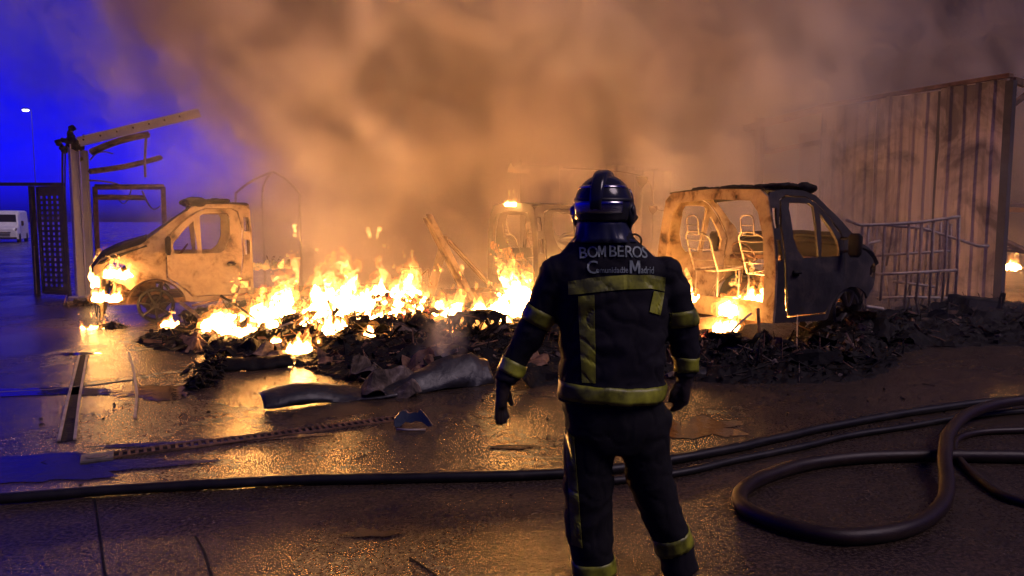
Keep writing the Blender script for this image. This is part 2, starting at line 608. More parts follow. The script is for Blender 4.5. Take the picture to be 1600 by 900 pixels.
# ================================================================ smoke
SMOKE = dict(D=0.95, near0=11.2, near1=16.2, b0=0.45, b1=0.58, low=0.46)
SM0, SM1, SRES = (-16, 8.5, -0.3), (22, 34, 12.9), (230, 150, 84)
def smoke_cloud():
    """the smoke's density is computed once into a voxel grid of about 0.2 m"""
    g = bpy.data.node_groups.new('smoke_field', 'GeometryNodeTree')
    g.interface.new_socket('Geometry', in_out='OUTPUT', socket_type='NodeSocketGeometry')
    g.interface.new_socket('Geometry', in_out='INPUT', socket_type='NodeSocketGeometry')
    N, L = g.nodes, g.links
    out = N.new('NodeGroupOutput')
    vc = N.new('GeometryNodeVolumeCube')
    vc.inputs['Min'].default_value = SM0
    vc.inputs['Max'].default_value = SM1
    for k, r_ in zip('XYZ', SRES): vc.inputs['Resolution ' + k].default_value = r_
    pos = N.new('GeometryNodeInputPosition').outputs[0]
    def mth(op, a, b=None):
        n = N.new('ShaderNodeMath'); n.operation = op
        for i, q in enumerate((a, b)):
            if q is None: continue
            if hasattr(q, 'default_value'): L.new(q, n.inputs[i])
            else: n.inputs[i].default_value = q
        return n.outputs[0]
    def ss(v, a, b, lo=0.0, hi=1.0):
        m = N.new('ShaderNodeMapRange'); m.interpolation_type = 'SMOOTHSTEP'
        for k, q in zip(('From Min', 'From Max', 'To Min', 'To Max'), (a, b, lo, hi)): m.inputs[k].default_value = q
        L.new(v, m.inputs['Value'])
        return m.outputs[0]
    def nz(vec, scale, detail, rough, dist):
        n = N.new('ShaderNodeTexNoise')
        for k, q in (('Scale', scale), ('Detail', detail), ('Roughness', rough), ('Distortion', dist)): n.inputs[k].default_value = q
        L.new(vec, n.inputs['Vector'])
        return n.outputs[0]
    sep = N.new('ShaderNodeSeparateXYZ'); L.new(pos, sep.inputs[0])
    x, y, z = sep.outputs
    rot = N.new('ShaderNodeVectorRotate'); rot.rotation_type = 'Y_AXIS'
    rot.inputs['Angle'].default_value = R(28)
    L.new(pos, rot.inputs['Vector'])
    st = N.new('ShaderNodeVectorMath'); st.operation = 'MULTIPLY'
    st.inputs[1].default_value = (1.15, 1.0, 0.85)
    L.new(rot.outputs[0], st.inputs[0])
    n1 = nz(st.outputs[0], 0.62, 7.0, 0.70, 1.2)
    nn = mth('SUBTRACT', n1, 0.5)
    lx = mth('ADD', mth('ADD', x, mth('MULTIPLY', mth('ABSOLUTE', mth('SUBTRACT', z, 3.0)), 0.55)), mth('MULTIPLY', nn, 8.0))
    left = mth('ADD', ss(lx, -7.6, -3.6, 0, .93), ss(mth('ADD', z, mth('MULTIPLY', nn, 10.0)), 4.0, 7.0, 0, .07))
    near = ss(mth('ADD', mth('ADD', mth('SUBTRACT', y, mth('ADD', ss(x, 3.5, 8.5, 0, 4.0), ss(mth('MULTIPLY', x, -1.0), 3.0, 5.5, 0, 1.2))), mth('MULTIPLY', nn, 3.5)), mth('MULTIPLY', z, 0.35)), SMOKE['near0'], SMOKE['near1'])
    bil = ss(n1, SMOKE['b0'], SMOKE['b1'], .07, 1.0)
    up = ss(z, 1.2, 5.0, SMOKE['low'], 1.0)
    edge = mth('MULTIPLY', ss(mth('MULTIPLY', y, -1.0), -33.5, -29.0), ss(mth('MULTIPLY', z, -1.0), -12.6, -10.0))
    far = ss(y, 13.5, 18.0, 1.0, 2.0)
    d = mth('MULTIPLY', mth('MULTIPLY', mth('MULTIPLY', left, near), far), mth('MULTIPLY', bil, mth('MULTIPLY', up, edge)))
    d = mth('ADD', d, mth('MULTIPLY', mth('MULTIPLY', ss(y, 8.6, 11.0, 0, .040), ss(mth('MULTIPLY', z, -1.0), -5.0, -1.5)), mth('MULTIPLY', ss(x, -7.0, -3.5, .15, 1.0), ss(n1, .40, .56, .35, 1.0))))
    L.new(d, vc.inputs['Density'])
    t = NT('smoke')
    v = t.n('VolumePrincipled')
    soot = t.noise(t.n('NewGeometry').outputs['Position'], 0.22, 2, .5, .4)
    t.l(t.ramp(soot, [(.40, (.62, .54, .52)), (.54, (.96, .91, .91))]), v.inputs['Color'])
    v.inputs['Anisotropy'].default_value = 0.0
    at_ = t.n('Attribute'); at_.attribute_name = 'density'
    t.l(t.math('MULTIPLY', at_.outputs['Fac'], SMOKE['D']), v.inputs['Density'])
    v.inputs['Density Attribute'].default_value = ''
    t.l(v.outputs[0], t.out.inputs['Volume'])
    t.m.cycles.volume_sampling = 'MULTIPLE_IMPORTANCE'
    t.m.cycles.volume_step_rate = 4.0
    sm = N.new('GeometryNodeSetMaterial')
    sm.inputs['Material'].default_value = t.m
    L.new(vc.outputs[0], sm.inputs[0])
    L.new(sm.outputs[0], out.inputs[0])
    vol = bpy.data.volumes.new('smoke')
    vol.materials.append(t.m)
    vol.render.step_size = 0.45
    o = bpy.data.objects.new('smoke', vol)
    col.objects.link(o)
    md = o.modifiers.new('field', 'NODES')
    md.node_group = g
    o['kind'] = 'stuff'
    return o
smoke = smoke_cloud()

# ================================================================ corrugated shed wall
WA = Vector((9.3, 14.1, 0))
WD = Vector((-.507, .862, 0)).normalized()
WN = Vector((-WD.y, WD.x, 0)) * 1.0
if WN.dot(-WA) < 0: WN = -WN
WH = 4.3

def corrugated(name, t0, t1, z0, z1, mat, parent, origin=WA, d=WD, nrm=WN, pitch=0.27, depth=0.07, warp=0.03, seed=0, thick=0.004):
    """one profiled steel sheet: real trapezoid ribs, slightly buckled, ragged lower edge"""
    prof, s = [], t0
    while s < t1 - 1e-6:
        for ds, h in ((0, 0), (0.62, 0), (0.70, 1), (0.92, 1), (1.0, 0)):
            q = s + ds * pitch
            if q <= t1 and (not prof or q > prof[-1][0] + 1e-4):
                prof.append((q, h * depth))
        s += pitch
    if prof[-1][0] < t1: prof.append((t1, 0))
    nz = 14
    vs_, fs_ = [], []
    for j in range(nz + 1):
        z = z0 + (z1 - z0) * j / nz
        for q, h in prof:
            wv = warp * noise.noise(Vector((q * 1.1, z * 0.8, seed))) + 0.4 * warp * noise.noise(Vector((q * 4, z * 3, seed + 5)))
            zz = z + (0.05 * noise.noise(Vector((q * 2.3, 3, seed))) if j in (0, nz) else 0)
            p = origin + d * q + nrm * (h + wv)
            vs_.append((p.x, p.y, zz))
    m = len(prof)
    for j in range(nz):
        for i in range(m - 1):
            fs_.append((j * m + i, j * m + i + 1, (j + 1) * m + i + 1, (j + 1) * m + i))
    bm = bmesh.new()
    bv = [bm.verts.new(p) for p in vs_]
    for f in fs_: bm.faces.new([bv[i] for i in f])
    bmesh.ops.recalc_face_normals(bm, faces=bm.faces[:])
    bmesh.ops.solidify(bm, geom=bm.faces[:], thickness=thick)
    me = bpy.data.meshes.new(name)
    bm.to_mesh(me); bm.free()
    return link(name, me, mat, parent)

def sheet_material():
    t = NT('scorched_sheet')
    co = t.coord()
    sep = t.n('SeparateXYZ'); t.l(co, sep.inputs[0])
    st = t.n('Mapping'); st.inputs['Scale'].default_value = (7.0, 7.0, 0.22); t.l(co, st.inputs['Vector'])
    streak = t.noise(st.outputs[0], 1.6, 5, 0.65, 0.4)
    blot = t.noise(co, 0.9, 5, 0.6, 0.8)
    c = t.ramp(streak, [(0.3, (.38, .31, .28)), (0.5, (.60, .52, .47)), (0.72, (.72, .64, .58))])  # vertical streaks: grime, plus the ribs' shading put into the colour
    soot = t.ramp(blot, [(0.38, 0.85), (0.56, 0.0)])
    c = t.mix(soot, c, (.06, .045, .04))
    h = t.noise(co, 24, 4)
    t.bsdf(c, t.math('ADD', 0.42, t.math('MULTIPLY', streak, 0.4)), 0.15, t.bump(h, 0.2, 0.01), 0.4)
    return t.m
M['sheet'] = sheet_material()

shed = empty('burnt_shed', WA)
tag(shed, 'tall scorched corrugated metal shed with a rusty steel corner post', 'shed')
def shed_part(o):
    o.matrix_parent_inverse = Matrix.Translation(-WA)
    return o
for i, (a, b, z0) in enumerate(((0.06, 1.28, .12), (1.34, 2.66, .08), (2.68, 3.96, .10))):
    shed_part(corrugated('corrugated_sheet', a, b, z0, WH - 0.02 * i, M['sheet'], shed, seed=i * 3 + 1))
def wp(t, z, off=0.0):
    p = WA + WD * t + WN * off
    return (p.x, p.y, z)
for t_, wd in ((0.0, .14), (1.31, .07), (3.99, .12), (5.9, .16)):
    shed_part(MB().beam(wp(t_, 0, -.05), wp(t_, WH - .04, -.05), wd, wd, WD).build('post', M['dark_steel'], shed))
shed_part(MB().beam(wp(-.03, WH + .05, .02), wp(4.1, WH + .02, .02), .16, .07).build('eaves_trim', M['rust'], shed))
shed_part(MB().beam(wp(4.1, WH - .03, -.05), wp(6.4, WH - .25, -.05), .14, .16).build('lintel_beam', M['rust'], shed))
shed_part(MB().beam(wp(4.1, WH - .75, -.3), wp(6.1, WH - .9, -.3), .08, .10).build('lintel_beam', M['rust'], shed))
# side wall and back wall of the bay, seen through the open bay
SD = Vector((WD.y, -WD.x, 0))
for i in range(3):
    shed_part(corrugated('corrugated_sheet', 4.05 + .9 * i, 4.93 + .9 * i, .05, WH - .2, M['sheet'], shed, origin=WA + SD * 2.6, seed=20 + i))
shed_part(MB().beam(wp(0.0, WH - .5, -.1), tuple(WA + SD * 1.1 + Vector((0, 0, WH - .02))), .08, .09).build('roof_bracket', M['rust'], shed))
shed_part(MB().beam(tuple(WA + SD * .1 + Vector((0, 0, WH - .03))), tuple(WA + SD * 3.5 + Vector((0, 0, WH - .2))), .10, .12).build('roof_beam', M['rust'], shed))
# ================================================================ burnt-out vans (cab and chassis rails)
def halfwidth(x, z):
    w_ = 1.0 - 0.035 * max(0, 0.7 - z) - 0.17 * max(0, (z - 1.05) / 0.9) ** 1.3
    if x > 0.2: w_ -= 0.26 * ((x - 0.2) / 0.7) ** 2
    return w_

ARCH = [(0.46 * math.cos(R(a)), 0.25 + 0.46 * math.sin(R(a))) for a in range(38, 171, 11)]
SIDE = [(-1.50, .34), (-1.50, 1.84), (-1.46, 1.90), (-1.2, 1.935), (-.84, 1.93), (-.60, 1.87), (-.34, 1.68), (-.05, 1.45), (.18, 1.27), (.36, 1.21), (.60, 1.13), (.78, 1.03), (.88, .90), (.87, .78), (.62, .70), (.44, .62)] + ARCH + [(-.52, .31)]
DOOR = [(-.19, .72), (-.19, 1.28), (-.24, 1.39), (-.46, 1.63), (-.68, 1.79), (-.80, 1.84), (-1.20, 1.845), (-1.30, 1.79), (-1.355, 1.5), (-1.35, 1.05), (-1.28, .55), (-1.24, .41), (-.56, .41), (-.49, .50), (-.36, .62)]
WIN1 = [(-.29, 1.11), (-.29, 1.27), (-.40, 1.43), (-.61, 1.65), (-.66, 1.11)]
WIN2 = [(-.72, 1.11), (-.71, 1.73), (-.78, 1.775), (-1.14, 1.775), (-1.175, 1.70), (-1.165, 1.36), (-1.10, 1.20), (-1.00, 1.11)]
LAMP = [(.38, .84), (.42, .95), (.58, 1.0), (.70, .95), (.77, .86), (.60, .78)]
VENT1 = [(-1.475, 1.47), (-1.475, 1.71), (-1.40, 1.71), (-1.40, 1.47)]
VENT2 = [(-1.475, 1.08), (-1.475, 1.33), (-1.40, 1.33), (-1.40, 1.08)]

def grow(poly, d):
    cx = sum(p[0] for p in poly) / len(poly); cz = sum(p[1] for p in poly) / len(poly)
    return [(p[0] + d * (1 if p[0] > cx else -1), p[1] + d * (1 if p[1] > cz else -1)) for p in poly]

def hood_z(x):
    ks = [(.10, 1.33), (.18, 1.29), (.36, 1.235), (.60, 1.15), (.78, 1.05), (.88, .91), (.90, .80)]
    for (a, za), (b, zb) in zip(ks, ks[1:]):
        if x <= b: return za + (zb - za) * (x - a) / (b - a)
    return ks[-1][1]

def make_wheel(mb_mat, parent, x, y, r=0.27, tyre=False):
    wh = empty('wheel', (x, y, r if not tyre else r))
    wh.parent = parent
    s = 1 if y > 0 else -1
    rim = MB()
    n = 32
    rim.tube([(r * .93 * math.cos(2 * math.pi * k / n), s * .02, r * .93 * math.sin(2 * math.pi * k / n)) for k in range(n)], [(.022, .022)] * n, 8, closed=True)
    rim.tube([(r * .93 * math.cos(2 * math.pi * k / n), -s * .14, r * .93 * math.sin(2 * math.pi * k / n)) for k in range(n)], .02, 8, closed=True)
    for k in range(n):
        a0, a1 = 2 * math.pi * k / n, 2 * math.pi * (k + 1) / n
        q = r * .86
        b = len(rim.v)
        rim.v += [(q * math.cos(a0), s * .02, q * math.sin(a0)), (q * math.cos(a1), s * .02, q * math.sin(a1)), (q * math.cos(a1), -s * .14, q * math.sin(a1)), (q * math.cos(a0), -s * .14, q * math.sin(a0))]
        rim.f.append((b, b + 1, b + 2, b + 3))
    rim.tube([(0, -s * .10, 0), (0, s * .035, 0)], [.10, .075], 20)
    for k in range(7):
        a = 2 * math.pi * k / 7 + .2
        c, q = math.cos(a), math.sin(a)
        rim.tube([(c * .05, s * .02, q * .05), (c * r * .5, s * .035, q * r * .5), (c * r * .92, s * .015, q * r * .92)], [(.050, .020), (.036, .018), (.055, .018)], 8)
    rim.build('rim', mb_mat, wh)
    if tyre:
        t = MB()
        t.tube([(r * 1.15 * math.cos(2 * math.pi * k / n), -s * .06, r * 1.15 * math.sin(2 * math.pi * k / n)) for k in range(n)], [(.10, .07)] * n, 10, closed=True)
        t.build('tyre', M['char'], wh)
        wh.location.z = r * 1.15 + .09
    else:
        d = MB().tube([(0, -s * .16, 0), (0, -s * .03, 0)], [r * .60, r * .60], 24)
        d.build('brake_disc', M['char'], wh)
        tt = MB().tube([(r * .99 * math.cos(2 * math.pi * k / n), -s * .05, r * .99 * math.sin(2 * math.pi * k / n)) for k in range(n)], [(.085, .018)] * n, 8, closed=True)
        tt.build('tyre_remains', M['char'], wh, True)
    return wh

def seat_frame(parent, x, y, mat):
    t = MB()
    r = .013
    def loop(pts, rr=r): t.tube(pts, rr, 6)
    b = .88                                              # seat base height
    w2 = .21
    # back hoop, leaning rearward
    hoop = []
    for k in range(13):
        a = math.pi * k / 12
        hoop.append((x - .16 - .10 * math.sin(a), y + w2 * math.cos(a), b + .42 + .20 * math.sin(a) * .6))
    loop([(x, y + w2, b)] + [(x - .10, y + w2, b + .25)] + hoop + [(x - .10, y - w2, b + .25), (x, y - w2, b)])
    for z in (.15, .30, .42, .50):
        loop([(x - .03 - z * .33, y + w2 * (.98 if z < .45 else .8), b + z), (x - .03 - z * .33 - .02, y, b + z - .01), (x - .03 - z * .33, y - w2 * (.98 if z < .45 else .8), b + z)], .007)
    # headrest
    hr = [(x - .26, y + .10, b + .50), (x - .28, y + .10, b + .68)] + [(x - .285 - .0 * k, y + .10 * math.cos(math.pi * k / 6), b + .70 + .05 * math.sin(math.pi * k / 6)) for k in range(7)] + [(x - .28, y - .10, b + .68), (x - .26, y - .10, b + .50)]
    loop(hr, .010)
    loop([(x - .275, y + .10, b + .62), (x - .275, y - .10, b + .62)], .007)
    # cushion pan and springs
    loop([(x, y + w2, b), (x + .46, y + w2, b + .04), (x + .48, y - w2, b + .04), (x, y - w2, b), (x, y + w2, b)])
    for k in range(5):
        xx = x + .08 + .09 * k
        loop([(xx, y + w2, b + .01), (xx, y + .07, b - .02), (xx, y - .07, b - .02), (xx, y - w2, b + .01)], .006)
    for sx in (0.02, .44):
        for s in (1, -1):
            loop([(x + sx, y + s * w2 * .95, b), (x + sx - .02, y + s * w2 * .95, .36)], .014)
    return t.build('seat_frame', mat, parent, True)

def make_van(name, label, loc, rz, skin, dark, right=None, seed=0, scale=1.0, front=True, roof_lump=True, tyres=False, chassis=2.6, dents=0.02, seats=True, hood_mat=None, screen=False):
    van = empty(name, loc, rz)
    van.scale = (scale,) * 3
    tag(van, label, 'van', 'burnt vans in the yard')
    def dent(x, z, s): return dents * noise.noise(Vector((x * 2.3 + seed, z * 2.3, s * 3.1))) + dents * .5 * noise.noise(Vector((x * 6 + seed, z * 6, s)))
    for s in (1, -1):
        fn = lambda x, z, s=s: (x, s * (halfwidth(x, z) + dent(x, z, s)), z)
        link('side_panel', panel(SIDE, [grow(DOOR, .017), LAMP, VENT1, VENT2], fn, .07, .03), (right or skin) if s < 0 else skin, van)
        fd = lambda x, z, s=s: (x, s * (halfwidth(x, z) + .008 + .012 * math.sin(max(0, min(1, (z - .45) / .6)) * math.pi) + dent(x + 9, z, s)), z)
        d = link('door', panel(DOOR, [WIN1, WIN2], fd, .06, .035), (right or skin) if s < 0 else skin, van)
        hy = s * (halfwidth(-1.15, .92) + .03)
        hb = MB().tube([(-1.24, hy + s * .012, .93), (-1.21, hy + s * .03, .935), (-1.13, hy + s * .03, .935), (-1.10, hy + s * .012, .93)], .014, 6)
        hb.box((-1.17, hy - s * .004, .93), (.10, .012, .07))
        hb.build('handle', M['char'], d, True)
        my = s * (halfwidth(-.25, 1.2) + .02)
        mir = MB()
        mir.tube([(-.25, my - s * .03, 1.16), (-.22, my + s * .10, 1.18)], .02, 6)
        mir.tube([(-.25, my - s * .03, 1.34), (-.22, my + s * .10, 1.33)], .018, 6)
        mir.loft([(-.22, my + s * .15, 1.10, .025, .05, .6), (-.21, my + s * .15, 1.14, .045, .085, .6), (-.21, my + s * .15, 1.36, .045, .085, .6), (-.22, my + s * .15, 1.40, .02, .05, .6)], 12)
        mir.build('mirror', M['char'], van, True)
    # rear ring of the cab
    out = [(-halfwidth(-1.5, z), z) for z in (.34, .6, .9, 1.1, 1.3, 1.5, 1.7, 1.84)] + [(-.74, 1.93), (0, 1.965), (.74, 1.93)] + [(halfwidth(-1.5, z), z) for z in (1.84, 1.7, 1.5, 1.3, 1.1, .9, .6, .34)]
    inn = [(-.83, .58), (-.84, 1.0), (-.80, 1.35), (-.72, 1.66), (-.60, 1.80), (0, 1.83), (.60, 1.80), (.72, 1.66), (.80, 1.35), (.84, 1.0), (.83, .58)]
    link('rear_frame', panel(out, [inn], lambda y, z: (-1.515 + .01 * noise.noise(Vector((y * 4, z * 4, seed))), y, z), .07, .04), skin, van)
    # ribs pressed into the ring
    rb = MB()
    for s in (1, -1):
        rb.tube([(-1.47, s * .88, .4), (-1.47, s * .885, 1.1), (-1.47, s * .78, 1.72)], (.03), 6)
    rb.tube([(-1.45, -.74, 1.84), (-1.45, 0, 1.885), (-1.45, .74, 1.84)], .03, 6)
    rb.build('pillar_rib', M['rust'], van, True)
    # roof
    def roof(x, y):
        z = 1.935 + .045 * (1 - (y / .82) ** 2) - .10 * max(0, (x + .95) / .37) ** 2
        return (x, y, z + .012 * noise.noise(Vector((x * 3 + seed, y * 3, 2))))
    if screen:
        def glass_(v, y): return (.17 - .75 * v, y * (1 - .12 * v), 1.30 + .58 * v + .05 * (1 - (y / .8) ** 2) * (1 - v) + .02 * noise.noise(Vector((v * 4, y * 4, seed))))
        link('windscreen', panel([(.0, -.86), (.3, -.86), (.98, -.80), (.98, .2), (.80, .35), (.9, .80), (.0, .86)], [], glass_, .08, .012), M['sooty'], van)
    link('roof', panel([(-1.5, -.80), (-.60, -.80), (-.57, 0), (-.60, .80), (-1.5, .80)], [], roof, .09, .02), skin if not roof_lump else dark, van)
    MB().tube([(-.60, -.80, 1.85), (-.57, 0, 1.90), (-.60, .80, 1.85)], [.035, .03, .035], 8).build('windscreen_header', dark, van, True)
    MB().tube([(.14, -.90, 1.26), (.20, 0, 1.31), (.14, .90, 1.26)], .05, 8).build('cowl', dark, van, True)
    if roof_lump:
        lm = MB()
        rnd = random.Random(seed + 4)
        for k in range(12):
            y = -.75 + 1.5 * k / 11
            lm.ball((-.66 + rnd.uniform(-.06, .04), y, 1.965 + rnd.uniform(-.02, .02)), (rnd.uniform(.14, .22), .16, rnd.uniform(.06, .08)), 10, 6)
            lm.ball((-.95 + rnd.uniform(-.1, .1), y, 1.985), (.22, .12, rnd.uniform(.02, .045)), 10, 6)
        link('roof_lining', remesh(lm, .025, 1, lambda p: .02 * noise.noise(p * 9) + .012 * noise.noise(p * 25)), M['char'], van)
    # bonnet
    def hood(x, y):
        wy = y * (1 - .20 * max(0, (x - .2) / .7) ** 2)
        return (x, wy, hood_z(x) + .055 + .04 * (1 - (y / .85) ** 2) - .05 * max(0, (abs(y) - .78) / .1) + .02 * noise.noise(Vector((x * 4, y * 3, seed + 1))))
    hd = link('bonnet', panel([(.10, -1.0), (.5, -1.01), (.78, -1.0), (.91, -.86), (.96, 0), (.91, .86), (.78, 1.0), (.5, 1.01), (.10, 1.0)], [], hood, .09, .06), hood_mat or dark, van)
    # engine bay and front end
    if front:
        e = MB()
        rnd = random.Random(seed)
        for k in range(16):
            c = (rnd.uniform(.1, .66), rnd.uniform(-.6, .6), rnd.uniform(.38, .82))
            s_ = rnd.uniform(.08, .2)
            if k % 2: e.ball(c, (s_, s_ * .8, s_ * .7), 10, 7)
            else: e.box(c, (s_ * 1.5, s_ * 1.4, s_), Matrix.Rotation(rnd.uniform(-.3, .3), 3, 'X'))
        link('engine_block', remesh(e, .03, 1, lambda p: .02 * noise.noise(p * 12)), M['rust'], van)
        fr = MB()
        fr.beam((.80, -.68, .34), (.80, .68, .34), .06, .12).beam((.78, -.64, .78), (.78, .64, .78), .05, .06)
        for y in (-.64, -.25, .25, .64): fr.beam((.80, y, .08), (.78, y, .82), .03, .05)
        fr.build('front_crossmember', M['burnt'], van)
        rad_ = MB()
        for k in range(15):
            z = .42 + .022 * k
            rad_.beam((.74, -.60, z), (.74, .60, z + .01 * math.sin(k)), .03, .008)
        rad_.build('radiator', M['rust'], van)
        hg = MB()
        for k in range(9):
            y = -.55 + .138 * k
            hg.tube([(.82, y, .5), (.86 + .05 * math.sin(k * 2.1), y + .05 * math.sin(k * 3), .30), (.84 + .06 * math.cos(k), y + .08 * math.sin(k * 5), .03)], .009, 5)
        hg.build('hanging_wiring', M['char'], van, True)
    # floor, rails
    fl = MB().box((-.85, 0, .36), (1.28, 1.80, .05))
    fl.build('floor_pan', M['rust'], van)
    ch = MB()
    for y in (-.42, .42): ch.beam((-1.5 - chassis, y, .32), (.70, y, .32), .07, .13)
    ch.build('chassis_rail', M['rust'], van)
    ds = MB()
    ds.tube([(-.10, -.92, 1.02), (-.14, -.4, 1.05), (-.14, .4, 1.05), (-.10, .92, 1.02)], .035, 8)
    ds.tube([(-.12, 0, 1.04), (-.10, .03, .40)], .03, 6)
    for y in (-.7, -.2, .25, .6): ds.tube([(-.12, y, 1.02), (-.18, y + .05, .80), (-.13, y + .1, .60)], .014, 5)
    ds.build('dashboard_beam', M['rust'], van, True)
    n = 28
    c = Vector((-.42, .42, 1.10))
    tilt = Matrix.Rotation(R(55), 3, 'Y')
    st = MB().tube([c + tilt @ Vector((.19 * math.cos(2 * math.pi * k / n), .19 * math.sin(2 * math.pi * k / n), 0)) for k in range(n)], .010, 6, closed=True)
    st.tube([c + tilt @ Vector((0, -.19, 0)), c + tilt @ Vector((0, .19, 0))], .010, 6)
    st.tube([c, (-.14, .42, 1.00)], .02, 6)
    st.build('steering_wheel', M['rust'], van, True)
    if seats:
        seat_frame(van, -1.12, .46, M['bare_steel'])
        seat_frame(van, -1.12, -.46, M['bare_steel'])
    for s in (1, -1):
        make_wheel(M['dark_steel'] if tyres else M['char'], van, 0, s * .90, .27, tyres)
        link('wheel_arch_liner', panel([(-.42, -.02), (.42, -.02), (.42, .02), (-.42, .02)], [], lambda x, v, s=s: (.44 * math.sin(x / .42 * 1.35), s * (.72 + v * 9), .24 + .44 * math.cos(x / .42 * 1.35)), .06, .012), M['rust'], van)
    return van

def ground_at_depth(px, Y):
    p = at(px, 345, Y)
    return Vector((p.x, Y, 0))

hA = R(206)
cA = ground_at_depth(238, 12.0)
offA = Vector((math.cos(hA - math.pi / 2), math.sin(hA - math.pi / 2), 0)) * .93     # from the near wheel to the axle's middle
van_a = make_van('burnt_van', 'pale burnt van cab with black bonnet, flames in its engine bay', cA + offA, hA, M['burnt'], M['char'], seed=1, screen=True)
hC = R(32)
def rear_right(corner, h, scale=1.0, top=1.5, w_=1.0):
    f = Vector((math.cos(h), math.sin(h), 0)); r_ = Vector((f.y, -f.x, 0))
    return corner + f * top * scale - r_ * w_ * scale
van_c = make_van('burnt_van', 'burnt van cab seen through its open back, flames between two bare seat frames', rear_right(ground_at_depth(1216, 9.25), hC, 1.04), hC, M['burnt'], M['char'], right=M['sooty'], seed=5, scale=1.06, tyres=True, chassis=1.6)  # right side darker: soot, plus its unlit shade put into the colour
hB = R(28)
van_b = make_van('burnt_van', 'gutted van cab with a small flame on its roof, between the fire and the firefighter', rear_right(ground_at_depth(842, 12.9), hB), hB, M['sooty'], M['char'], right=M['sooty'], seed=9, roof_lump=False, chassis=1.5, front=False)
# ================================================================ the fires
fire(335, 455, 512, 412, 10.2, 'wide white hot fire against the back of the pale van cab', 1, depth=.7, density=1.5, env=lambda u: .3 + .7 * u ** .8)
fire(430, 545, 502, 392, 10.6, 'tall bright flames between the pale van cab and the heap', 2, depth=.7, density=1.4, env=lambda u: .45 + .55 * abs(math.sin(2.2 * math.pi * u + .3)))
fire(530, 650, 482, 370, 11.2, 'highest pointed flames at the top of the burning heap', 3, depth=.6, density=1.4, env=lambda u: 1 - .5 * u)
fire(610, 728, 500, 428, 10.6, 'ragged flames running down the slope of the heap', 4, depth=.4)
fire(510, 585, 528, 476, 9.4, 'small fire under the crossed bars of the heap', 5, depth=.3)
fire(452, 494, 548, 516, 8.9, 'little fire low in the front of the heap', 6, depth=.2)
fire(792, 856, 500, 386, 10.6, 'slanting tall flame between the heap and the firefighter', 7, depth=.4, lean=-.42, density=1.5, env=lambda u: .55 + .45 * (1 - u))
fire(772, 812, 520, 462, 10.2, 'small flame beside the arm of the firefighter', 8, depth=.25)
fire(716, 772, 545, 506, 9.4, 'low flames beside the rising steam', 9, depth=.25)
fire(1124, 1210, 486, 412, 9.9, 'bright fire on the floor of the open backed van', 10, depth=.5, density=1.4, env=lambda u: .4 + .6 * u)
fire(1118, 1148, 514, 476, 9.3, 'small flame below the open back of the van', 11, dim='flame_mid', depth=.2)
fire(1068, 1086, 470, 426, 9.8, 'thin flame at the door pillar of the open backed van', 12, dim='flame_mid', depth=.15)
fire(166, 200, 432, 404, 11.6, 'flame in the headlight opening of the pale van', 13, dim='flame_mid', depth=.15)
fire(150, 184, 468, 440, 11.5, 'flame behind the grille of the pale van', 14, dim='flame_mid', depth=.15)
fire(124, 166, 514, 494, 11.3, 'scattered flames on the ground under the nose of the pale van', 15, dim='flame_mid', depth=.25)
fire(258, 276, 508, 486, 11.4, 'tiny flame beside the bare wheel rim', 16, dim='flame_mid', depth=.1)
fire(148, 166, 448, 352, 14.6, 'orange flame licking up beside the steel columns', 17, depth=.1, dim='flame_dim')
fire(398, 468, 418, 392, 15.0, 'faint orange fire in the smoke behind the pale van', 18, depth=.4, dim='flame_far')
fire(790, 806, 320, 304, 13.6, 'small flame on the roof of the gutted van cab', 19, depth=.1)
fire(792, 826, 268, 246, 18.0, 'orange flames along the top of the corrugated fence', 20, depth=.1, dim='flame_far')
fire(1562, 1592, 418, 398, 15.5, 'small fire beyond the corner post of the shed', 21, depth=.3)
fire(955, 1030, 470, 410, 12.0, 'fire beyond the firefighter, between the two van cabs', 22, depth=.4)

small = [(352, 402, 520, 490, 9.7, 'flames creeping out of the panel under the wide fire'), (470, 512, 516, 484, 9.9, 'flames at the foot of the crooked burnt bar'),
         (560, 600, 505, 468, 10.2, 'flame breaking through the middle of the heap'), (640, 700, 522, 476, 10.0, 'flames spilling down beside the glowing embers'), (690, 712, 532, 505, 9.4, 'tiny flame above the rising steam'),
         (738, 768, 492, 452, 10.8, 'flame behind the smouldering bale'), (600, 618, 528, 512, 9.2, 'very small flame in front of the round tank'), (420, 438, 535, 518, 9.2, 'very small flame on the scorched flat sheet')]
for k, (x0_, x1_, yb_, yt_, Y_, lb_) in enumerate(small):
    fire(x0_, x1_, yb_, yt_, Y_, lb_, 40 + k, depth=.25)
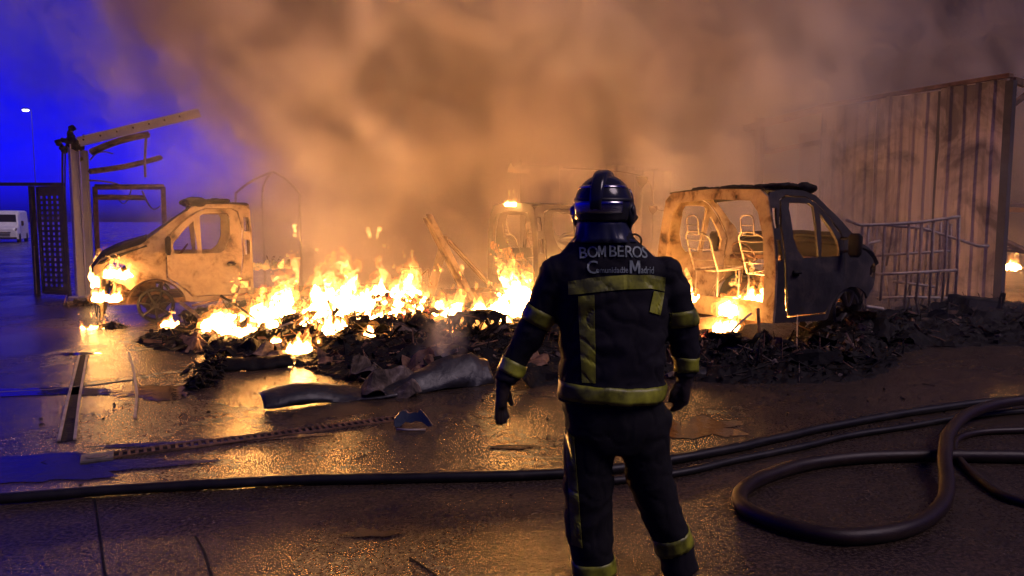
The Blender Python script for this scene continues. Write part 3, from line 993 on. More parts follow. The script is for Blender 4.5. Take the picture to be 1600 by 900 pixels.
# ================================================================ the burnt heap
LOBES = []                                               # (x, y, rx, ry, h)
def lobe(px, Y, rx, ry, h):
    p = ground_at_depth(px, Y)
    LOBES.append((p.x, p.y, rx, ry, h * (.50 if Y < 12 and px < 900 else .62)))
for a in ((350, 10.6, .9, 1.0, .24), (440, 10.9, 1.0, 1.1, .34), (540, 11.2, 1.1, 1.2, .55), (610, 11.0, 1.0, 1.2, .66), (690, 10.6, 1.0, 1.1, .50), (770, 10.4, 1.0, 1.0, .36),
          (600, 9.2, .8, .9, .34), (660, 8.3, .9, .8, .26), (520, 9.6, .9, .7, .26), (410, 9.7, .9, .6, .18), (320, 10.4, .7, .4, .14), (1335, 10.0, .5, .5, .55), (760, 8.8, .8, .9, .30), (860, 9.4, .9, .9, .32),
          (960, 9.6, .9, .9, .30), (1080, 8.7, .8, .7, .26), (1150, 8.2, .9, .6, .26), (1230, 8.1, .8, .5, .22), (1290, 9.0, .8, .7, .20), (1380, 10.6, .9, .9, .22), (1480, 11.2, 1.1, 1.0, .30), (1580, 11.2, 1.2, 1.1, .40),
          (160, 11.3, .5, .3, .08), (120, 14.5, .5, .4, .08), (1560, 13.2, 1.2, 1.0, .35), (420, 13.5, 1.2, 1.2, .30), (700, 14.5, 1.6, 1.2, .30)):
    lobe(*a)

def heap_h(x, y):
    h = 0.0
    for (cx, cy_, rx, ry, hh) in LOBES:
        q = ((x - cx) / rx) ** 2 + ((y - cy_) / ry) ** 2
        if q < 5: h = max(h, hh * math.exp(-q * 1.1)) if h > .25 else h + hh * math.exp(-q * 1.1) * (1 - h * 1.2)
    if h < .03: return h - .05
    p = Vector((x, y, 0))
    h *= 1 + .45 * noise.noise(p * 1.7) + .3 * noise.noise(p * 4.1)
    h += .06 * noise.noise(p * 6.3 + Vector((3, 1, 0))) + .05 * abs(noise.noise(p * 12)) - .03
    return h

def heap_mesh():
    st = 0.065
    x0, x1, y0, y1 = -7.2, 10.5, 6.9, 16.0
    nx, ny = int((x1 - x0) / st), int((y1 - y0) / st)
    Hh = np.empty((ny + 1, nx + 1))
    for j in range(ny + 1):
        for i in range(nx + 1):
            Hh[j, i] = heap_h(x0 + i * st, y0 + j * st)
    idx, vs_, fs_ = {}, [], []
    def vid(i, j):
        if (i, j) not in idx:
            idx[(i, j)] = len(vs_)
            q = noise.noise_vector(Vector((i * .7, j * .7, 1))) * .025
            vs_.append((x0 + i * st + q.x, y0 + j * st + q.y, max(-.03, Hh[j, i])))
        return idx[(i, j)]
    for j in range(ny):
        for i in range(nx):
            if max(Hh[j, i], Hh[j + 1, i], Hh[j, i + 1], Hh[j + 1, i + 1]) > 0.0:
                fs_.append((vid(i, j), vid(i + 1, j), vid(i + 1, j + 1), vid(i, j + 1)))
    mb = MB().add(vs_, fs_)
    o = mb.build('burnt_debris', M['char'])
    tag(o, 'charred debris heaped along the yard between the burnt vans', 'debris', kind='stuff')
    return o
heap = heap_mesh()

def rot_rand(rnd, flat=.6):
    return Matrix.Rotation(rnd.uniform(0, 6.28), 3, 'Z') @ Matrix.Rotation(rnd.gauss(0, flat), 3, 'X') @ Matrix.Rotation(rnd.gauss(0, flat), 3, 'Y')

def shard(mb, p, rnd, s):
    """bent flake, splinter or lump"""
    k = rnd.random()
    m = rot_rand(rnd, .7)
    if k < .30:
        a, b, t = s * rnd.uniform(.5, 1.5), s * rnd.uniform(.15, .6), s * .05
        f = s * rnd.uniform(-.35, .35)
        top = [(-a, -b, 0), (0, -b * rnd.uniform(.6, 1.3), f), (a, -b * rnd.uniform(.3, 1), f * rnd.uniform(-1, 1)), (a * rnd.uniform(.6, 1.2), b, f * .5), (0, b * rnd.uniform(.6, 1.2), f), (-a * rnd.uniform(.5, 1), b, 0)]
        vs_ = [p + m @ Vector(q) for q in top] + [p + m @ Vector((q[0], q[1], q[2] - t)) for q in top]
        mb.add(vs_, [(0, 1, 4, 5), (1, 2, 3, 4), (11, 10, 7, 6), (10, 9, 8, 7), (0, 6, 7, 1), (1, 7, 8, 2), (2, 8, 9, 3), (3, 9, 10, 4), (4, 10, 11, 5), (5, 11, 6, 0)])
    elif k < .66:
        L, r = s * rnd.uniform(1.2, 3.2), s * rnd.uniform(.05, .14)
        d = m @ Vector((L, 0, 0))
        mb.tube([p - d, p + d * .1 + Vector((0, 0, s * rnd.uniform(-.2, .3))), p + d], [r, r, r * .7], 4)
    elif k < .74:
        pts = [p]
        for j in range(4): pts.append(pts[-1] + m @ Vector((s * rnd.uniform(.3, .8), s * rnd.uniform(-.6, .6), s * rnd.uniform(-.3, .5))))
        mb.tube(pts, s * .04, 4)
    else:
        mb.box(p, (s * rnd.uniform(.4, .9), s * rnd.uniform(.3, .8), s * rnd.uniform(.2, .6)), m)

def fragments(name, label, n, mat, seed, smin, smax, on_heap=True, area=None):
    rnd = random.Random(seed)
    mb = MB()
    k = 0
    while k < n:
        if on_heap:
            cx, cy_, rx, ry, hh = rnd.choice(LOBES)
            x, y = rnd.gauss(cx, rx * .75), rnd.gauss(cy_, ry * .75)
            h = heap_h(x, y)
            if h < .0: continue
        else:
            x, y = area(rnd)
            h = 0.0
        s = smin * (smax / smin) ** (rnd.random() ** 1.8)
        shard(mb, Vector((x, y, max(0, h) + s * .12)), rnd, s)
        k += 1
    o = mb.build(name, mat)
    tag(o, label, 'debris', kind='stuff')
    return o
fragments('charred_scraps', 'black burnt scraps strewn over the heap', 8000, M['char'], 11, .02, .10)
fragments('rusty_scraps', 'rusty metal scraps strewn over the heap', 2600, M['rust'], 12, .02, .10)
fragments('ash_scraps', 'pale ash and burnt flakes strewn over the heap', 1300, M['ash'], 13, .025, .12)
def big_scraps():
    """larger torn sheets and stubs too tangled to pick apart"""
    rnd = random.Random(91)
    mb = MB()
    k = 0
    while k < 150:
        cx, cy_, rx, ry, hh = rnd.choice(LOBES[:22])
        x, y = rnd.gauss(cx, rx * .6), rnd.gauss(cy_, ry * .6)
        h = heap_h(x, y)
        if h < .02: continue
        k += 1
        m = rot_rand(rnd, .55)
        L, W = rnd.uniform(.15, .55), rnd.uniform(.06, .2)
        n = 5
        sd_ = rnd.uniform(0, 90)
        vs_ = []
        for sgn in (0, 1):
            for i in range(n + 1):
                for j in range(n + 1):
                    u, v = (i / n - .5) * L, (j / n - .5) * W
                    z = .22 * W * noise.noise(Vector((u * 7 + sd_, v * 7, 0))) + .5 * W * abs(noise.noise(Vector((u * 3, v * 4 + sd_, 3))))
                    e = .06 * noise.noise(Vector((i * 2.1, j * 2.1, sd_)))
                    vs_.append(Vector((x, y, h + .05)) + m @ Vector((u + e, v + e, z - sgn * .006)))
        q = (n + 1) ** 2
        fs_ = []
        for i in range(n):
            for j in range(n):
                a = i * (n + 1) + j
                fs_.append((a, a + 1, a + n + 2, a + n + 1)); fs_.append((q + a, q + a + n + 1, q + a + n + 2, q + a + 1))
        mb.add(vs_, fs_)
    o = mb.build('torn_scraps', M['char'])
    tag(o, 'torn bent sheet scraps tangled through the heap', 'debris', kind='stuff')
big_scraps()
def yard(rnd):
    while True:
        p = gp(rnd.uniform(60, 1500), 640 + abs(rnd.gauss(0, 60)) - 50)
        if 3.0 < p.y < 9: return p.x, p.y
fragments('yard_grit', 'small dark crumbs scattered on the wet yard', 900, M['char'], 14, .006, .03, False, yard)

# ---------------------------------------------------------------- larger pieces one can tell apart
def bar(name, label, a, b, r, mat, bend=0.0, cat='bar', group=None, flat=None, parent=None):
    a, b = Vector(a), Vector(b)
    d = b - a
    s = d.cross(Vector((0, 0, 1)))
    s = s.normalized() if s.length > 1e-5 else Vector((1, 0, 0))
    up = s.cross(d).normalized()
    pts = []
    for k in range(9):
        t = k / 8
        q = noise.noise(Vector((a.x * 3 + t * 2.2, a.y * 3, 5)))
        pts.append(a + d * t + up * (bend * math.sin(math.pi * t)) + s * (bend * .6 * q) - a)
    mb = MB()
    mb.tube(pts, [flat if flat else r] * 9, 8 if not flat else 4)
    o = mb.build(name, mat, parent, not flat)
    o.location = a
    if parent is None:
        tag(o, label, cat, group)
    return o

def crumpled(name, label, c, L, W, rz, mat, seed, fold=.10, tilt=(0, 0), cat='metal sheet', group=None, curl=0.0):
    """torn, folded sheet with thickness"""
    rnd = random.Random(seed)
    o2 = []
    n = 22
    for k in range(n):
        a = 2 * math.pi * k / n
        q = 1 + .35 * noise.noise(Vector((math.cos(a) * 2 + seed, math.sin(a) * 2, 0)))
        e = .6
        o2.append((L / 2 * math.copysign(abs(math.cos(a)) ** e, math.cos(a)) * q, W / 2 * math.copysign(abs(math.sin(a)) ** e, math.sin(a)) * q))
    def fn(u, v):
        p = Vector((u, v, 0))
        z = fold * (abs(noise.noise(p * 2.6 / max(.3, W) * .5 + Vector((seed, 0, 0)))) * 2 - .35) + fold * .5 * noise.noise(p * 6 + Vector((0, seed, 0))) + curl * (v / (W / 2)) ** 2
        return (u + .04 * noise.noise(p * 5), v + .04 * noise.noise(p * 5 + Vector((9, 0, 0))), z)
    me = panel(o2, [], fn, min(L, W) / 9, .008)
    o = link(name, me, mat)
    o.location = c
    o.rotation_euler = (tilt[0], tilt[1], rz)
    tag(o, label, cat, group)
    return o

# long folded bumper skin lying across the front of the heap
def long_skin(name, label, pts, mat, height, lean, cat):
    pts = [Vector(p) for p in pts]
    N = 40
    P = []
    for k in range(N):
        t = k / (N - 1) * (len(pts) - 1)
        i = min(int(t), len(pts) - 2)
        f = t - i
        p0, p1, p2, p3 = pts[max(i - 1, 0)], pts[i], pts[i + 1], pts[min(i + 2, len(pts) - 1)]
        P.append(.5 * ((2 * p1) + (p2 - p0) * f + (2 * p0 - 5 * p1 + 4 * p2 - p3) * f * f + (3 * p1 - p0 - 3 * p2 + p3) * f ** 3))
    bm = bmesh.new()
    rows = []
    for k, p in enumerate(P):
        d = (P[min(k + 1, N - 1)] - P[max(k - 1, 0)]).normalized()
        s = Vector((d.y, -d.x, 0))
        t = k / (N - 1)
        h = height(t)
        row = []
        for j, (o_, z) in enumerate(((.02, .0), (.05, .06), (.0, .35), (-.10, .70), (-.24, .95), (-.40, 1.0), (-.52, .86))):
            q = noise.noise(Vector((t * 7, j * .8, len(name))))
            r_ = noise.noise(Vector((t * 22, j * 1.5, 3)))
            row.append(bm.verts.new(p - P[0] + s * (o_ * lean + .05 * q) + Vector((0, 0, max(.004, z * h + (.05 * q + .025 * r_) * h / .25 * (z > 0))))))
        rows.append(row)
    for a, b in zip(rows, rows[1:]):
        for i in range(len(a) - 1): bm.faces.new((a[i], b[i], b[i + 1], a[i + 1]))
    bmesh.ops.recalc_face_normals(bm, faces=bm.faces[:])
    me = bpy.data.meshes.new(name)
    bm.to_mesh(me); bm.free()
    me.polygons.foreach_set('use_smooth', [True] * len(me.polygons))
    o = link(name, me, mat)
    sm_ = o.modifiers.new('t', 'SOLIDIFY')
    sm_.thickness = .012
    o.location = P[0]
    tag(o, label, cat)
    return o
def plastic():
    t = NT('melted_plastic')
    co = t.coord()
    h = t.noise(co, 14, 5, .6, .5)
    c = t.ramp(t.noise(co, 5, 4), [(.35, (.008, .008, .009)), (.7, (.03, .027, .026))])
    t.bsdf(c, t.math('ADD', .28, t.math('MULTIPLY', h, .35)), 0, t.bump(h, .5, .02), .5)
    return t.m
M['plastic'] = plastic()
long_skin('melted_bumper', 'long melted black bumper skin lying in front of the heap', [gp(412, 640), gp(500, 630), gp(600, 622), gp(690, 610), gp(772, 600)], M['plastic'], lambda t: .10 + .06 * math.sin(t * 9) + .22 * max(0, t - .45) ** .8 * (1.3 if t < .93 else .8), .55, 'bumper')
long_skin('fallen_strip', 'flat black panel with a bright upper edge beside the ragged clump', [gp(345, 580), gp(400, 578), gp(458, 572)], M['char'], lambda t: .10, .5, 'strip')
long_skin('fallen_strip', 'long dark strip lying on the wet yard in front of the open backed van', [gp(1085, 592), gp(1160, 590), gp(1225, 588), gp(1286, 582)], M['plastic'], lambda t: .07 + .02 * math.sin(t * 14), .45, 'strip')

sheets = [
    ('crumpled_sheet', 'pale crumpled sheet folded over the front of the heap', (612, 606), .62, .40, .3, 'ash', 31, .16, (.35, .1)),
    ('crumpled_sheet', 'grey wrinkled sheet standing up beside the bumper skin', (575, 585), .50, .36, 1.2, 'ash', 32, .16, (.7, .2)),
    ('crumpled_sheet', 'brown torn sheet above the bumper skin', (650, 575), .55, .45, -.4, 'rust', 33, .15, (.5, -.2)),
    ('crumpled_sheet', 'sooty sheet bent over beside the rising steam', (700, 588), .6, .45, .2, 'char', 34, .18, (.5, .2)),
    ('crumpled_sheet', 'rusty bent sheet leaning near the bare wheel', (318, 540), .55, .35, .9, 'rust', 35, .14, (.6, .3)),
    ('crumpled_sheet', 'dark panel with one upright corner under the wide fire', (372, 545), .75, .40, .1, 'char', 36, .16, (.55, .1)),
    ('crumpled_sheet', 'scorched sheet lying flat beside the little low fire', (432, 548), .6, .45, -.3, 'ash', 37, .10, (.2, .0)),
    ('crumpled_sheet', 'buckled sheet below the small fire of the crossed bars', (545, 560), .7, .45, .4, 'rust', 38, .15, (.35, .1)),
    ('crumpled_sheet', 'black sheet draped over the debris behind the firefighter', (850, 590), .7, .5, .2, 'char', 39, .17, (.4, .2)),
    ('crumpled_sheet', 'rust brown scrap sheet beside the knee of the firefighter', (832, 560), .5, .35, 1.0, 'rust', 40, .14, (.6, .1)),
    ('crumpled_sheet', 'black curled sheet in front of the open backed van', (1120, 560), .7, .5, .5, 'char', 41, .18, (.4, .2)),
    ('crumpled_sheet', 'sooty sheet leaning below the dark van door', (1220, 560), .8, .5, -.2, 'char', 42, .18, (.5, .2)),
    ('crumpled_sheet', 'dark folded sheet below the tube racks', (1400, 520), .9, .6, .3, 'char', 43, .18, (.35, .1)),
]
for nm, lb, (px, py), L, W, rz, mt, sd_, fo, ti in sheets:
    g = gp(px, py)
    # slide the piece along the ground until it meets the heap's surface
    for k in range(12):
        h = max(0, heap_h(g.x, g.y))
        g = gp(px, py, h + .06)
    crumpled(nm, lb, (g.x, g.y, g.z), L, W, rz, M[mt], sd_, fo, ti, group='sheets in the burnt heap')

bars = [
    ('burnt bar standing crookedly in front of the brightest flames', at(478, 558, 9.6), at(528, 482, 9.9), .030, 'char', .02),
    ('burnt bar crossing the crooked upright one', at(536, 545, 9.9), at(512, 470, 10.4), .022, 'rust', .03),
    ('thin pale rod lying along the front of the heap', at(398, 525, 9.6), at(458, 503, 9.8), .014, 'bare_steel', .0),
    ('long rusty rail leaning from the bare wheel to the ground', at(283, 473, 10.9), at(338, 522, 9.7), .028, 'rust', .02),
    ('second rail lying alongside the one leaning from the wheel', at(292, 490, 10.8), at(330, 530, 9.8), .020, 'char', .02),
    ('thin bar slanting across the wide fire', at(345, 462, 10.3), at(398, 498, 10.1), .018, 'char', .01),
    ('bent sill strip hanging off the pale van door', at(300, 478, 10.9), at(388, 458, 11.4), .018, 'rust', .01),
    ('long scorched bar lying across the middle of the heap', at(440, 556, 9.2), at(560, 540, 9.6), .022, 'rust', .02),
    ('thin bent rod pointing at the firefighter', at(800, 560, 8.6), at(846, 500, 9.0), .012, 'char', .02),
    ('bent rod beneath the open backed van', at(1128, 545, 8.9), at(1172, 490, 9.2), .014, 'bare_steel', .05),
    ('upright stub beneath the open backed van', at(1186, 545, 8.9), at(1184, 482, 9.0), .022, 'rust', .01),
    ('bright thin rod under the dark van door', at(1245, 545, 8.8), at(1246, 492, 8.9), .008, 'bare_steel', .0),
    ('thin bar lying behind the fallen dark strip', at(1150, 585, 7.9), at(1235, 572, 8.2), .012, 'bare_steel', .03),
]
for lb, a, b, r, mt, bd in bars:
    bar('burnt_bar', lb, a, b, r, M[mt], bd, group='bars in the burnt heap')

# lumps in the heap
def lump(name, label, c, r, mat, seed, cat):
    mb = MB().ball((0, 0, 0), r, 20, 14)
    me = remesh(mb, max(r) / 14, 1, lambda p: .10 * max(r) * noise.noise(p * 5 / max(r) * .3 + Vector((seed, 0, 0))) + .03 * max(r) * noise.noise(p * 30))
    o = link(name, me, mat); o.location = c
    return tag(o, label, cat)
lump('round_tank', 'round pale burnt tank half buried below the glowing embers', at(626, 524, 9.5), (.17, .17, .16), M['ash'], 3, 'tank')
lump('charred_lump', 'dark rounded lump above the pale tank', at(655, 503, 9.9), (.13, .12, .10), M['char'], 4, 'lump')
lump('charred_bale', 'long dark bale smouldering between the slanting flame and the low flames', at(750, 500, 10.3), (.45, .25, .13), M['char'], 5, 'bale')
drum = empty('oil_drum', at(643, 446, 12.4) - Vector((0, 0, .02)))
tag(drum, 'scorched metal drum standing on the heap beneath the leaning beams', 'drum')
MB().loft([(0, 0, 0, .17, .17), (0, 0, .12, .17, .17), (0, 0, .13, .18, .18), (0, 0, .15, .17, .17), (0, 0, .27, .17, .17), (0, 0, .28, .18, .18), (0, 0, .30, .165, .165), (0, 0, .33, .14, .14)], 24).build('body', M['burnt'], drum, True)
MB().tube([(.16, 0, .18), (.28, .02, .30), (.30, .04, .12), (.34, .05, .02)], .012, 6).build('handle', M['rust'], drum, True)

# beams leaning out of the heap
for nm, lb, a, b, wd in (('leaning_beam', 'long steel beam leaning out of the heap, thrust highest', at(668, 338, 13.6), at(736, 470, 12.8), .13),
                         ('leaning_beam', 'short steel beam propping the long leaning one', at(696, 372, 13.8), at(672, 462, 13.0), .12),
                         ('leaning_beam', 'thin steel angle slanting down from the leaning beams', at(700, 376, 13.9), at(770, 450, 13.3), .07)):
    mb = MB().ibeam(Vector((0, 0, 0)), b - a, wd, wd, .02)
    o = mb.build(nm, M['burnt']); o.location = a
    tag(o, lb, 'beam', 'beams leaning out of the heap')

# glowing embers
def ember_material():
    t = NT('embers')
    co = t.coord()
    n = t.noise(co, 16, 4, .6, .4)
    b = t.bsdf(t.ramp(n, [(.4, (.01, .008, .008)), (.7, (.05, .03, .02))]), .9)
    t.l(t.ramp(n, [(.48, (0, 0, 0)), (.60, (.9, .10, .03)), (.72, (1, .35, .08))]), b.inputs['Emission Color'])
    b.inputs['Emission Strength'].default_value = 1.6
    return t.m
M['ember'] = ember_material()
for px, py, Y, s, lb in ((610, 470, 10.7, .22, 'glowing red embers on the shoulder of the heap'), (644, 500, 10.3, .16, 'glowing orange embers above the pale tank'), (1105, 530, 9.0, .13, 'pink glowing embers below the open backed van')):
    mb = MB()
    rnd = random.Random(px)
    for k in range(26):
        mb.ball((rnd.gauss(0, s), rnd.gauss(0, s * .5), rnd.gauss(0, s * .35)), rnd.uniform(.025, .06), 8, 6)
    me = remesh(mb, .014, 0, lambda p: .012 * noise.noise(p * 40))
    o = link('embers', me, M['ember']); o.location = at(px, py, Y)
    tag(o, lb, 'embers')

# plastic bracket lying alone on the yard
fb = empty('bracket_fragment', gp(646, 672))
tag(fb, 'dark blue plastic bracket lying alone on the wet yard', 'bracket')
t_ = NT('blue_plastic'); t_.bsdf((.02, .03, .045), .35, 0, t_.bump(t_.noise(t_.coord(), 30), .3, .01)); M['bluep'] = t_.m
fpo = [(-.155, .0), (-.16, .06), (-.12, .11), (-.07, .125), (-.04, .10), (.03, .10), (.05, .125), (.08, .10), (.11, .07), (.155, .015), (.12, .0), (.07, .03), (.02, .035), (-.03, .02), (-.07, .035), (-.11, .0)]
link('shell', panel(fpo, [], lambda u, v: (u, .05 * math.cos(u * 9) + .35 * v, v + .02), .03, .02), M['bluep'], fb)
MB().tube([(-.13, -.02, .012), (-.03, -.04, .012), (.10, -.03, .012)], .010, 6).build('edge_strip', M['bare_steel'], fb, True)

# ragged char clump on the ground
cl = MB()
rnd = random.Random(77)
a_, b_ = gp(312, 606), gp(340, 568)
for k in range(170):
    t = rnd.random()
    p = a_.lerp(b_, t) + Vector((rnd.gauss(0, .08), rnd.gauss(0, .09), abs(rnd.gauss(.03, .07)))) - a_
    m_ = rot_rand(rnd, .9)
    if k % 3 == 0: cl.box(p, (rnd.uniform(.03, .10), rnd.uniform(.02, .06), rnd.uniform(.012, .03)), m_)
    else:
        d_ = m_ @ Vector((rnd.uniform(.03, .10), 0, rnd.uniform(-.02, .06)))
        cl.tube([p - d_, p + Vector((0, 0, .02)), p + d_], [.012, .016, .010], 5)
o = link('charred_clump', remesh(cl, .010, 0, lambda p: .006 * noise.noise(p * 50)), M['char'])
o.location = a_
tag(o, 'ragged black clump of burnt material on the ground beside the flat black panel', 'clump')
# ================================================================ burnt portal by the gate
PY = 16.0
portal = empty('burnt_portal', ground_at_depth(120, PY))
tag(portal, 'burnt steel portal frame with two pale columns and sagging rafters', 'steel frame')
PI_ = Matrix.Translation(-portal.location)
def pp(o):
    o.matrix_parent_inverse = PI_
    return o
def gz(px, Y, z): 
    p = at(px, 345, Y)
    return Vector((p.x, Y, z))
zt = at(121, 226, PY).z
c0 = gz(121, PY, 0)
col1 = pp(MB().ibeam((c0.x, PY, 0), (c0.x, PY, zt), .24, .18, .02, (.75, .66, 0)).build('column', M['steel_paint'], portal))
pp(MB().box((c0.x, PY, .012), (.36, .34, .024)).build('base_plate', M['steel_paint'], portal))
c1 = gz(137, PY + .25, 0)
pp(MB().ibeam((c1.x, PY + .25, 0), (c1.x, PY + .25, zt - .1), .11, .12, .016, (0, 1, 0)).build('column', M['steel_paint'], portal))
for px, r_ in ((104, .022), (108, .016)):
    q = gz(px, PY - .05, 0)
    pp(bar('timber_lining', '', q - Vector((.05, 0, 0)), q + Vector((.0, 0, zt - .1)), r_, M['char'], .05, parent=portal))
r0, r1 = at(122, 222, PY), at(312, 176, 17.4)
pp(MB().ibeam(r0, r1, .16, .20, .018).build('rafter', M['steel_paint'], portal))
for k in range(7):
    q = r0.lerp(r1, .06 + .13 * k)
    pp(MB().tube([q + Vector((0, -.10, 0)), q + Vector((0, -.085, 0))], .02, 8).build('bolt', M['dark_steel'], portal))
tw = MB()
rnd = random.Random(5)
for k in range(40):
    tw.ball(at(112, 228, PY) + Vector((rnd.gauss(0, .10), rnd.gauss(0, .08), rnd.gauss(.02, .13))), rnd.uniform(.03, .08), 7, 5)
pp(link('melted_flashing', remesh(tw, .025, 0, lambda p: .03 * noise.noise(p * 14)), M['char'], portal))
pp(bar('purlin', '', at(142, 238, PY + .1), at(232, 210, 17.0), .06, M['burnt'], .05, parent=portal, flat=(.09, .07)))
pp(bar('purlin', '', at(140, 268, PY + .1), at(252, 246, 17.6), .05, M['burnt'], -.04, parent=portal, flat=(.08, .06)))
pp(bar('hanging_strip', '', at(229, 208, 17.0), at(227, 277, 17.0), .03, M['burnt'], .02, parent=portal, flat=(.06, .015)))
pp(bar('hanging_strip', '', at(141, 250, PY), at(176, 240, PY + .3), .03, M['ash'], .10, parent=portal, flat=(.07, .015)))
pp(bar('brace', '', at(140, 282, PY), at(196, 292, 16.8), .02, M['burnt'], .04, parent=portal))
for (a, b, c_, d_) in (((148, 292), (256, 292), .05, 17.2), ((150, 308), (226, 309), .04, 17.2)):
    pp(bar('door_head', '', at(a[0], a[1], PY + .4), at(b[0], b[1], d_), c_, M['rust'], 0, parent=portal, flat=(.07, .06)))
q = at(148, 292, PY + .4)
pp(bar('door_post', '', Vector((q.x, q.y, 0)), q, .05, M['rust'], .02, parent=portal, flat=(.07, .06)))
q = at(255, 292, 17.2)
pp(bar('door_post', '', Vector((q.x, q.y, .0)), q, .05, M['rust'], .02, parent=portal, flat=(.07, .06)))
for k, (xa, ya, xb, yb) in enumerate(((184, 310, 206, 294), (222, 298, 250, 322))):
    pts = []
    A, B = at(xa, ya, 17.0), at(xb, yb, 17.1)
    for i in range(12):
        t = i / 11
        p = A.lerp(B, t)
        p.z -= .22 * math.sin(math.pi * t)
        pts.append(p)
    pp(MB().tube(pts, [(.045, .012)] * 12, 6).build('curled_strip', M['ash'], portal, True))

# ================================================================ perforated gate
gate = empty('perforated_gate', gz(60, 16.2, 0))
tag(gate, 'tall dark gate leaf of perforated sheet beside the burnt portal', 'gate')
GI = Matrix.Translation(-gate.location)
def gpart(o):
    o.matrix_parent_inverse = GI
    return o
gT = at(60, 292, 16.2).z
A, B = gz(61, 16.2, .06), gz(103, 15.9, .06)
gd = (B - A).normalized(); gw = (B - A).length
gn = Vector((gd.y, -gd.x, 0))
holes = []
ncol, pz = 4, .112
u0 = .12
pu = (gw - .24) / 3.6
rz_ = .16
while rz_ < gT - .22:
    for k in range(ncol):
        uu = u0 + pu * k
        holes.append([(uu - .03, rz_), (uu + .03, rz_), (uu + .03, rz_ + .06), (uu - .03, rz_ + .06)])
    rz_ += pz
gpart(link('perforated_sheet', panel([(.04, .04), (gw - .04, .04), (gw - .04, gT - .08), (.04, gT - .08)], holes, lambda u, v: tuple(A + gd * u + Vector((0, 0, v))), .5, .006), M['dark_steel'], gate))
for u in (0.02, gw - .02):
    gpart(MB().beam(A + gd * u, A + gd * u + Vector((0, 0, gT - .06)), .05, .05, gd).build('stile', M['dark_steel'], gate))
for z in (.02, gT - .08):
    gpart(MB().beam(A + gd * .05 + Vector((0, 0, z)), A + gd * (gw - .05) + Vector((0, 0, z)), .045, .06).build('rail', M['dark_steel'], gate))
gp0 = gz(52, 16.3, 0)
gpart(MB().beam(gp0, gp0 + Vector((0, 0, gT + .02)), .09, .09, gd).build('gate_post', M['dark_steel'], gate))
gpart(MB().beam(gp0 + Vector((0, 0, gT + .06)) - Vector((4.5, .3, 0)), gp0 + Vector((.7, .0, gT + .06)), .08, .07).build('gate_header', M['dark_steel'], gate))
gpart(MB().tube([gp0 + Vector((.02, -.06, .05)), gp0 + Vector((.02, -.06, 1.1))], .012, 6).build('drop_bolt', M['bare_steel'], gate))

# ================================================================ yard fittings: drain, rails, hoses
def strip(name, label, pts, wd, th, mat, cat, kind=None, z=0.0):
    pts = [Vector(p) for p in pts]
    mb = MB()
    for a, b in zip(pts, pts[1:]):
        mb.beam(a - pts[0] + Vector((0, 0, z + th / 2)), b - pts[0] + Vector((0, 0, z + th / 2)), wd, th)
    o = mb.build(name, mat); o.location = pts[0]
    tag(o, label, cat, None, kind)
    return o
M['concrete'] = worn('concrete', [(.3, (.07, .06, .05)), (.6, (.17, .145, .12)), (.8, (.24, .21, .18))], 9, .6, bump=.4, bscale=60)
# drain channel with a slotted steel grate
d0, d1 = gp(168, 713), gp(640, 652)
drain = empty('drain_channel', d0, math.atan2(d1.y - d0.y, d1.x - d0.x))
tag(drain, 'slotted drain channel set across the wet yard', 'drain')
dl = (d1 - d0).length
for s in (-1, 1):
    MB().box((dl / 2, s * .062, .006), (dl, .016, .012)).build('edge_rail', M['rust'], drain)
MB().box((dl / 2, 0, .0022), (dl, .106, .0012)).build('channel', M['char'], drain)
bmesh_bar = MB().box((0, 0, .007), (.022, .106, .008)).mesh('slat')
bmesh_bar.materials.append(M['rust'])
for k in range(int(dl / .052)):
    o = bpy.data.objects.new('slat', bmesh_bar)
    col.objects.link(o)
    o.parent = drain
    o.location = (.03 + k * .052, 0, 0)
catch = empty('catch_pit', gp(152, 716), drain.rotation_euler.z)
tag(catch, 'worn concrete catch pit cover at the end of the drain channel', 'pit cover')
MB().box((0, 0, .008), (.20, .17, .016)).build('frame', M['concrete'], catch)
link('lid', panel([(.07 * math.cos(R(a)), .06 * math.sin(R(a))) for a in range(0, 360, 15)], [], lambda u, v: (u, v, .022 + .004 * noise.noise(Vector((u * 30, v * 30, 0)))), .03, .006), M['concrete'], catch)
# sliding-gate rails let into the yard
for lb, pts in (('steel gate track running towards the catch pit', [gp(92, 690), gp(105, 630), gp(124, 556)]),
                ('steel gate track beside the one nearest the catch pit', [gp(117, 688), gp(124, 625), gp(136, 556)]),
                ('bent steel gate track with a hooked end beside the golden puddle', [gp(211, 655), gp(214, 615), gp(208, 575), gp(201, 552)])):
    strip('gate_track', lb, pts, .022, .016, M['bare_steel'], 'track')
strip('yard_joint', 'thin pale joint line crossing the gate tracks', [gp(0, 613), gp(80, 609), gp(150, 601), gp(208, 593)], .018, .006, M['concrete'], 'joint line', 'structure')
strip('track_bed', 'dark trough between the gate tracks', [gp(104, 690), gp(114.5, 627), gp(130, 556)], .12, .004, M['char'], 'track bed', 'structure')
def crack(pts, wd=.012):
    strip('yard_joint', 'dark joint in the concrete yard', [gp(*p) for p in pts], wd, .003, M['char'], 'joint line', 'structure')
crack([(148, 780), (156, 840), (165, 905)])
crack([(305, 838), (318, 860), (332, 905)])
crack([(640, 872), (690, 905)])

for a in ((128, 553, .20, .08, 1, 0), (250, 612, .40, .30, 2, .4), (30, 738, 1.0, .26, 4, .1), (330, 690, .7, .07, 5, .22), (1100, 668, .36, .30, 6, .2), (40, 612, .8, .16, 13, 0), (800, 699, .18, .05, 7, 0), (580, 834, .13, .045, 10, 0)):
    puddle(*a)

